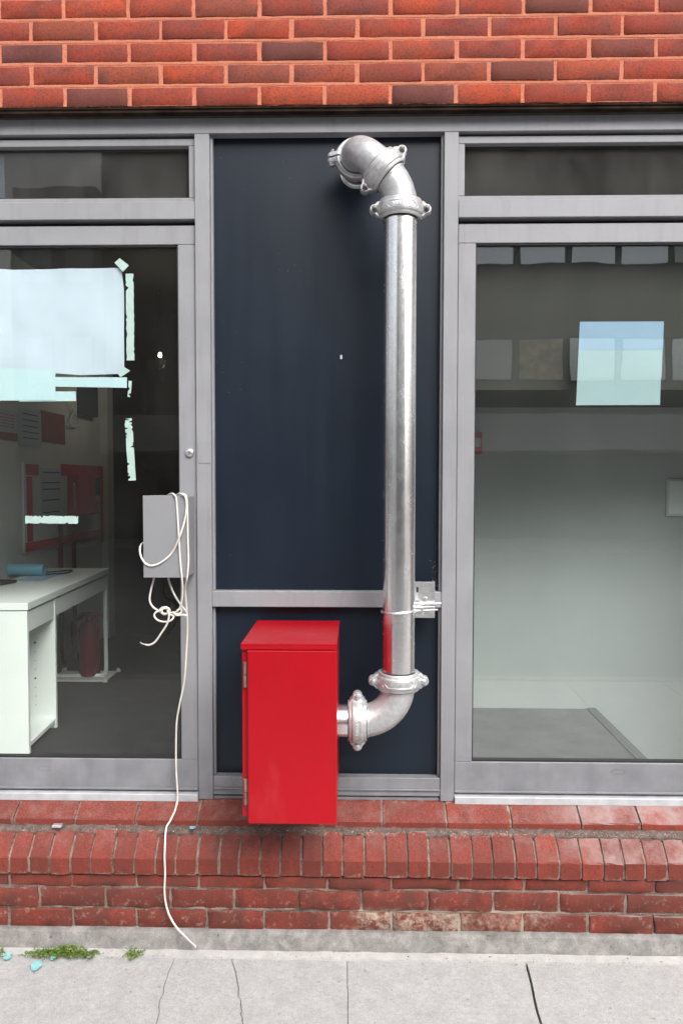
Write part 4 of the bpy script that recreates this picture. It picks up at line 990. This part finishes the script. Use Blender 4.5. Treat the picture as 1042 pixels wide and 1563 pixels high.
bx('bay_bottom', (dxl+0.013, dy0+0.023, zf+0.03), (dx-0.004, ym-0.023, zf+0.048), 'laminate', dsk, 0)
zd = PZ(44, 966, dy0) 
bx('drawer', (dx-0.40, dy0+0.026, zd), (dx-0.003, ym-0.026, dzt-tk-0.008), 'laminate', dsk, 0.001)
bx('drawer', (dx-0.40, ym+0.005, zd+0.008), (dx-0.003, dy1-0.030, dzt-tk-0.008), 'laminate', dsk, 0.001)
zl = max(zf + 0.014, PZ(165, 1078, dy1)); xx = dx-0.014; xl_ = dxl+0.02; yy = dy1-0.016
MB().tube(spline([(xx, yy, dzt-tk-0.001), (xx, yy, zl+0.25), (xx, yy, zl+0.05), (xx-0.012, yy, zl+0.010), (xx-0.05, yy, zl), (xx-0.2, yy, zl), (xl_+0.05, yy, zl), (xl_+0.012, yy, zl+0.010), (xl_, yy, zl+0.05), (xl_, yy, dzt-tk-0.001)], 6), 0.013, 8).build('leg_loop', 'laminate', dsk, True)
dsk.rotation_euler.z = dang
# things on the desk
yr0 = at_z(30, 880, dzt).y
rz = dzt + 0.036
rl = thing('paper_roll', (dx-0.3, yr0+0.03, dzt), 'rolled pale blue paper lying across the white desk', 'roll')
rx1 = PX(68, 872, yr0+0.03)
MB().lathe((rx1, yr0+0.03, rz), (-1, 0, 0), [(0.026, 0.0), (0.032, 0.0), (0.034, 0.004), (0.034, 0.6), (0.026, 0.6)], 24).build('outer_sheet', 'roll', rl, True)
MB().lathe((rx1, yr0+0.03, rz), (-1, 0, 0), [(0.0001, 0.02), (0.026, 0.02)], 24).build('rolled_edge', 'bluepaper', rl)
ps = bx('paper_sheet', (dxl, yr0-0.20, dzt+0.0008), (rx1+0.08, yr0+0.25, dzt+0.0018), 'bluepaper', None, 0); tag(ps, 'pale blue sheet lying flat under the roll on the desk', 'paper')
tb = at_z(26, 890, dzt)
fd = MB(); fd.prism([(tb.x, tb.y, dzt+0.003), (tb.x-0.05, tb.y-0.16, dzt+0.003), (tb.x-0.42, tb.y-0.14, dzt+0.003), (tb.x-0.40, tb.y+0.02, dzt+0.003)], (0, 0, 0.016)); tag(fd.build('folder', 'ink'), 'thin dark folder lying on the white desk near the glass', 'folder')
ca = at_z(70, 876, dzt)
tag(MB().tube(spline([(ca.x-0.03, ca.y, dzt+0.006), (ca.x+0.03, ca.y+0.05, dzt+0.008), (ca.x+0.10, ca.y+0.14, dzt+0.006), (ca.x+0.12, ca.y+0.02, dzt+0.006), (ca.x+0.05, ca.y-0.06, dzt+0.006), (ca.x-0.02, ca.y-0.10, dzt+0.006)]), 0.004, 7).build('black_cord', 'ink', None, True), 'thin black cord curling beside the blue paper roll', 'cord')
# board, alarm box and papers on the side wall
def wallquad(name, uv, m, parent, off, thick=0.004, label=None):
    P = [at_x(u, v, xW) for u, v in uv]; y0 = min(p.y for p in P); y1 = max(p.y for p in P); z0 = min(P[2].z, P[3].z); z1 = max(P[0].z, P[1].z)
    return bx(name, (xW+off, y0, z0), (xW+off+thick, y1, z1), m, parent, 0, label)
def rect(u0, v0, u1, v1):                             # receding rectangle: heights taken at the near edge
    return [(u0, v0), (u0, v0), (u0, v1), (u0, v1), (u1, (v0+v1)/2)]
def wq(name, u0, v0, u1, v1, m, parent, off, thick=0.004, label=None):
    a = at_x(u0, v0, xW); c = at_x(u0, v1, xW); e = at_x(u1, v0, xW)
    return bx(name, (xW+off, a.y, c.z), (xW+off+thick, e.y, a.z), m, parent, 0, label)
p0 = at_x(33, 845, xW)
bd = thing('notice_board', (xW, p0.y, p0.z), 'grey notice board with a wide red tape border on the side wall', 'board')
wq('board', 33, 705, 157, 845, 'offwhite', bd, 0.001, 0.012)
wq('border', 36, 708, 56, 725, 'redsign', bd, 0.0135, 0.002); wq('border', 90, 708, 156, 726, 'redsign', bd, 0.0135, 0.002); wq('border', 36, 829, 156, 843, 'redsign', bd, 0.0135, 0.002)
wq('border', 37, 727, 46, 828, 'redsign', bd, 0.0135, 0.002); wq('border', 151, 727, 156, 828, 'redsign', bd, 0.0135, 0.002)
nt_ = wq('notice', 59, 714, 90, 788, 'paper', bd, 0.0135, 0.001)
for vv in (720, 736, 746, 763, 782): wq('printed_line', 62, vv, 88, vv+1.6, 'ink', nt_, 0.0148, 0.0006)
wq('green_label', 132, 728, 150, 757, 'green', bd, 0.0135, 0.002)
q0 = at_x(100, 787, xW)
al = thing('alarm_box', (xW, q0.y, q0.z), 'red alarm box with white upright lettering on the notice board', 'alarm')
wq('body', 100, 724, 128, 787, 'redsign', al, 0.016, 0.07); wq('side_unit', 129, 765, 137, 785, 'redsign', al, 0.016, 0.05)
tc = bpy.data.curves.new('lettering', 'FONT'); tc.body = 'EVACUATOR'; tc.size = 0.1; tc.align_x = 'CENTER'; tc.align_y = 'CENTER'
to = bpy.data.objects.new('lettering_curve', tc); COL.objects.link(to); bpy.context.view_layer.update()
tm = bpy.data.meshes.new_from_object(to.evaluated_get(bpy.context.evaluated_depsgraph_get())); bpy.data.objects.remove(to)
ta, tz = at_x(103, 735, xW+0.087), at_x(103, 783, xW+0.087); tw = max(v.co.x for v in tm.vertices)-min(v.co.x for v in tm.vertices); sc = (ta.z-tz.z)*0.95/tw
yc = (at_x(100, 750, xW+0.087).y + at_x(128, 750, xW+0.087).y)/2
obj('lettering', [(xW+0.0865, yc - v.co.y*sc*1.9, (ta.z+tz.z)/2 + v.co.x*sc) for v in tm.vertices], [tuple(p.vertices) for p in tm.polygons], 'laminate', al)
for u0, u1 in ((84, 92), (105, 112)):
    a = at_x(u0, 800, xW+0.03); e = at_x(u1, 800, xW+0.03); zt_ = at_x(u0, 800, xW+0.03).z
    t = MB().tube([(xW+0.05, (a.y+e.y)/2, zf+0.02), (xW+0.05, (a.y+e.y)/2, zt_)], (e.y-a.y)*0.16, 10).build('red_pipe', 'redpipe', None, True)
    tag(t, 'upright red pipe on the side wall, %s the door glass' % ('nearer to' if u0 < 90 else 'farther from'), 'pipe', 'red pipes under the notice board')
for u0, v0, u1, v1, m, lb in ((-60, 612, 26, 650, 'paper', 'white printed notice on the side wall at the picture edge'), (-60, 650, 26, 664, 'orange', 'rust orange card under the white notice at the picture edge'),
                              (28, 622, 62, 680, 'paper', 'grey printed paper pinned beside the rust orange sheet'), (62, 626, 98, 674, 'orange', 'rust orange sheet pinned high on the side wall')):
    o = wq('wall_paper', u0, v0, u1, v1, m, None, 0.002, 0.003); tag(o, lb, 'paper')
    if m == 'paper':
        for k in range(5):
            vv = v0 + 8 + k*(v1-v0-12)/5; wq('printed_line', u0+6, vv, u1-5, vv+1.3, 'ink' if u0 > 0 else 'redsign', o, 0.0052, 0.0005)
hk = at_x(124, 605, xW); o = wq('phone_cradle', 117, 575, 139, 632, 'ink', None, 0.002, 0.05); tag(o, 'dark wall phone holder above the notice board', 'holder')
c = at_x(116, 620, xW+0.02)
tag(MB().tube(spline([(xW+0.02, c.y-0.1, c.z+0.10), (xW+0.02, c.y-0.1, c.z), (xW+0.02, c.y+0.06, c.z-0.12), (xW+0.02, c.y-0.12, c.z-0.14), (xW+0.02, c.y-0.02, c.z-0.02)]), 0.006, 6).build('looped_string', 'offwhite', None, True), 'loop of pale string hanging on the side wall', 'string')
# extinguisher on a low white stand, behind the desk frame
ex = at_x(137, 1000, dx-0.10)
ey = ex.y + 0.3; ex_x = PX(137, 985, ey)
ez = PZ(137, 1030, ey); sc_ = 0.062
fe = thing('fire_extinguisher', (ex_x, ey, ez), 'dark red fire extinguisher seen under the white desk', 'extinguisher')
hh = PZ(137, 945, ey) - ez
MB().lathe((ex_x, ey, ez), (0, 0, 1), [(0.0001, 0.0), (sc_*0.95, 0.0), (sc_, 0.01), (sc_, hh*0.82), (sc_*0.8, hh*0.93), (sc_*0.35, hh), (sc_*0.3, hh*1.05), (0.0001, hh*1.05)], 22).build('cylinder', 'redpipe', fe, True)
MB().lathe((ex_x, ey, ez), (0, 0, 1), [(sc_+0.001, hh*0.2), (sc_+0.001, hh*0.62)], 22).build('label_band', 'redpipe', fe, True)
MB().box((ex_x-0.05, ey-0.02, ez+hh*1.05), (ex_x+0.10, ey+0.02, ez+hh*1.12), 0.004).build('handle', 'redpipe', fe)
MB().tube(spline([(ex_x-0.04, ey-0.03, ez+hh*1.07), (ex_x-0.09, ey-0.04, ez+hh*0.9), (ex_x-0.07, ey-0.05, ez+hh*0.3)]), 0.012, 8).build('hose', 'ink', fe, True)
stt = thing('step_stool', (ex_x, ey, zf), 'low white tubular stool under the fire extinguisher', 'stool')
bx('seat', (ex_x-0.22, ey-0.12, ez-0.025), (ex_x+0.14, ey+0.12, ez-0.002), 'offwhite', stt, 0.006)
for sx in (-0.20, 0.13):
    MB().tube(spline([(ex_x+sx, ey-0.13, zf+0.014), (ex_x+sx*1.1, ey-0.13, (zf+ez)/2), (ex_x+sx, ey-0.10, ez-0.03), (ex_x+sx, ey+0.10, ez-0.03), (ex_x+sx*1.1, ey+0.13, (zf+ez)/2), (ex_x+sx, ey+0.13, zf+0.014)]), 0.013, 8).build('leg', 'offwhite', stt, True)
# lit bulb hanging in the dark part of the room
bp = at(244.5, 543, 2.4)
lp = thing('pendant_lamp', (bp.x, bp.y, bp.z-0.04), 'small lit pendant bulb in the dark room behind the door', 'lamp')
MB().lathe((bp.x, bp.y, bp.z), (0, 0, 1), [(0.0001, -0.013), (0.009, -0.010), (0.013, -0.002), (0.013, 0.004), (0.009, 0.016), (0.008, 0.022)], 18).build('bulb', 'bulb', lp, True)
MB().lathe((bp.x, bp.y, bp.z), (0, 0, 1), [(0.0001, 0.06), (0.011, 0.06), (0.011, 0.023), (0.0085, 0.022)], 14).build('holder', 'ink', lp, True)
MB().tube([(bp.x, bp.y, bp.z+0.06), (bp.x, bp.y, 3.05)], 0.004, 6).build('flex', 'ink', lp)
ll = bpy.data.lights.new('bulb_light', 'POINT'); ll.energy = 1.5; ll.shadow_soft_size = 0.04; ll.color = (1, 0.86, 0.66)
lo_ = bpy.data.objects.new('bulb_light', ll); COL.objects.link(lo_); lo_.parent = lp; lo_.location = (0, 0, -0.02)

# ================================================================== VESTIBULE DETAILS
c = at(724.5, 676, bk.y)
cp = thing('call_point', (c.x, bk.y, c.z-0.05), 'small dark red call point on the vestibule back wall', 'call point')
bx('box', (c.x-0.055, bk.y-0.045, c.z-0.055), (c.x+0.03, bk.y-0.001, c.z+0.05), 'redsign', cp, 0.006); bx('window', (c.x-0.005, bk.y-0.047, c.z-0.02), (c.x+0.018, bk.y-0.0455, c.z+0.02), 'paper', cp, 0)
a = at(1016, 731, bk.y-0.004); e = at(1052, 788, bk.y-0.004)
wn_ = thing('wall_notice', (a.x, bk.y, e.z), 'framed pale notice on the vestibule wall at the picture edge', 'notice')
bx('frame', (a.x, bk.y-0.012, e.z), (e.x, bk.y-0.001, a.z), 'offwhite', wn_, 0.001); bx('print', (a.x+0.012, bk.y-0.014, e.z+0.012), (e.x-0.012, bk.y-0.0125, a.z-0.012), 'laminate', wn_, 0)

# ================================================================== SMALL LITTER
def chip(u, v, z, s, label, seed, Y=None):
    p = at_z(u, v, z) if Y is None else at(u, v, Y); r = random.Random(seed)
    poly = [(p.x+s*(0.7+0.4*r.random())*math.cos(q), p.y+s*1.5*(0.7+0.4*r.random())*math.sin(q), p.z+0.0015+0.005*r.random()) for q in [k*math.pi/3+r.uniform(-.2, .2) for k in range(6)]]
    b = MB(); b.prism(poly, (0, 0, 0.003)); tag(b.build('paint_flake', 'chip'), label, 'flake', 'turquoise flakes')
chip(12, 1461, 0.002, 0.016, 'turquoise flake at the left picture edge on the pavement', 1)
chip(56, 1476, 0.002, 0.021, 'largest turquoise flake lying out on the pavement', 2)
chip(83, 1462, 0.002, 0.014, 'turquoise flake just below the weeds', 3)
chip(294, 1265, 0, 0.011, 'small turquoise flake on the ledge left of the red cabinet', 4, -0.10)
p = at(89, 1262, -0.105); fp = MB(); fp.box((p.x-0.02, p.y-0.012, p.z), (p.x+0.016, p.y+0.010, p.z+0.010), 0.002); tag(fp.build('metal_offcut', 'zinc'), 'small grey metal offcut lying on the brick ledge', 'offcut')
# loose grit and mortar crumbs along the ledges and the foot of the wall
def grit(name, n, fn, smin, smax, seed, label, m='grit'):
    r = random.Random(seed); b = MB()
    for _ in range(n):
        p = Vector(fn(r)); s = r.uniform(smin, smax)*(1 if r.random() < 0.93 else 1.8); V = [p+Vector((r.uniform(-1, 1), r.uniform(-1, 1), r.uniform(0, 0.9)))*s for _k in range(4)]
        b.add(V, [(0, 1, 2), (0, 3, 1), (1, 3, 2), (2, 3, 0)])
    o = b.build(name, m, None, kind='stuff'); o['label'] = label; o['category'] = 'grit'
def ledge(r):
    x = r.uniform(-1.5, 1.5)
    while r.random() > 0.30 + 0.9*max(0, min(1, (x+0.05)/0.5)) and r.random() < 0.8: x = r.uniform(-1.5, 1.5)
    t = r.random()**0.8; return (x, -(0.080+0.024*t), zr0+0.001-0.007*t)
grit('grit', 1500, ledge, 0.0010, 0.0028, 5, 'pale grit and crumbs scattered along the brick ledge')
grit('dust_crumbs', 320, lambda r: (r.uniform(xL1+0.01, xR0-0.01), r.uniform(0.008, 0.038), (zC1 if r.random() < 0.5 else zBR)+0.0006), 0.0008, 0.0022, 6, 'white crumbs along the frame rails below the navy panels')
grit('loose_grit', 420, lambda r: (r.uniform(-1.5, 1.5), yW-0.004-abs(r.gauss(0, 0.03)), 0.004), 0.0010, 0.0030, 7, 'dark crumbs of soil along the foot of the wall', 'soil')
grit('splashed_crumbs', 90, lambda r: (xR0-0.012-abs(r.gauss(0, 0.012)), Yp-0.001, PZ(665, 885, Yp)+r.gauss(0, 0.05)), 0.001, 0.0034, 8, 'white splashes on the navy panel above the pipe bracket')
o = bx('label_scrap', (PX(519, 545, Yp), Yp-0.0012, PZ(520, 548, Yp)), (PX(522, 545, Yp), Yp-0.0003, PZ(520, 542, Yp)), 'paper', None, 0); tag(o, 'tiny white scrap stuck on the tall navy panel', 'scrap')

# weeds at the foot of the wall
def weed(u0, u1, v, n, hgt, seed, label):
    r = random.Random(seed); a = at_z(u0, v, 0.0); e = at_z(u1, v, 0.0); b = MB()
    for _ in range(n):
        t = min(1, max(0, r.gauss(0.55, 0.24))); cx = a.x+(e.x-a.x)*t; env = 1-abs(t-0.6)*1.2
        base = Vector((cx, yW-0.012-abs(r.gauss(0, 0.018)), 0.003)); tip = base + Vector((r.gauss(0, 0.016), -abs(r.gauss(0.008, 0.012)), r.uniform(0.15, 1.0)*hgt*max(0.25, env)))
        b.tube([base, (base+tip)/2 + Vector((r.gauss(0, 0.003), 0, 0.002)), tip], [0.0007, 0.0006, 0.0004], 3, False)
        for k in range(5):
            q = base.lerp(tip, 0.35+0.65*k/4); d = Vector((r.gauss(0, 1), r.gauss(-0.4, 0.8), r.gauss(0.5, 0.5))).normalized(); L = r.uniform(0.004, 0.010); w = d.cross(Vector((r.gauss(0, 1), r.gauss(0, 1), 1))).normalized()*L*0.33
            b.add([q, q+d*L*0.5+w, q+d*L, q+d*L*0.5-w], [(0, 1, 2, 3)])
    t = thing('weed', (a.x, yW, 0.0), label, 'weed', 'weeds at the foot of the wall'); o = obj('foliage', b.v, b.f, 'leaf', t)
weed(44, 148, 1452, 340, 0.036, 1, 'long patch of green weeds at the foot of the concrete plinth')
weed(198, 214, 1456, 50, 0.035, 2, 'small tuft of weeds right of the long patch')
weed(-30, 8, 1456, 60, 0.03, 3, 'tuft of weeds at the left picture edge')
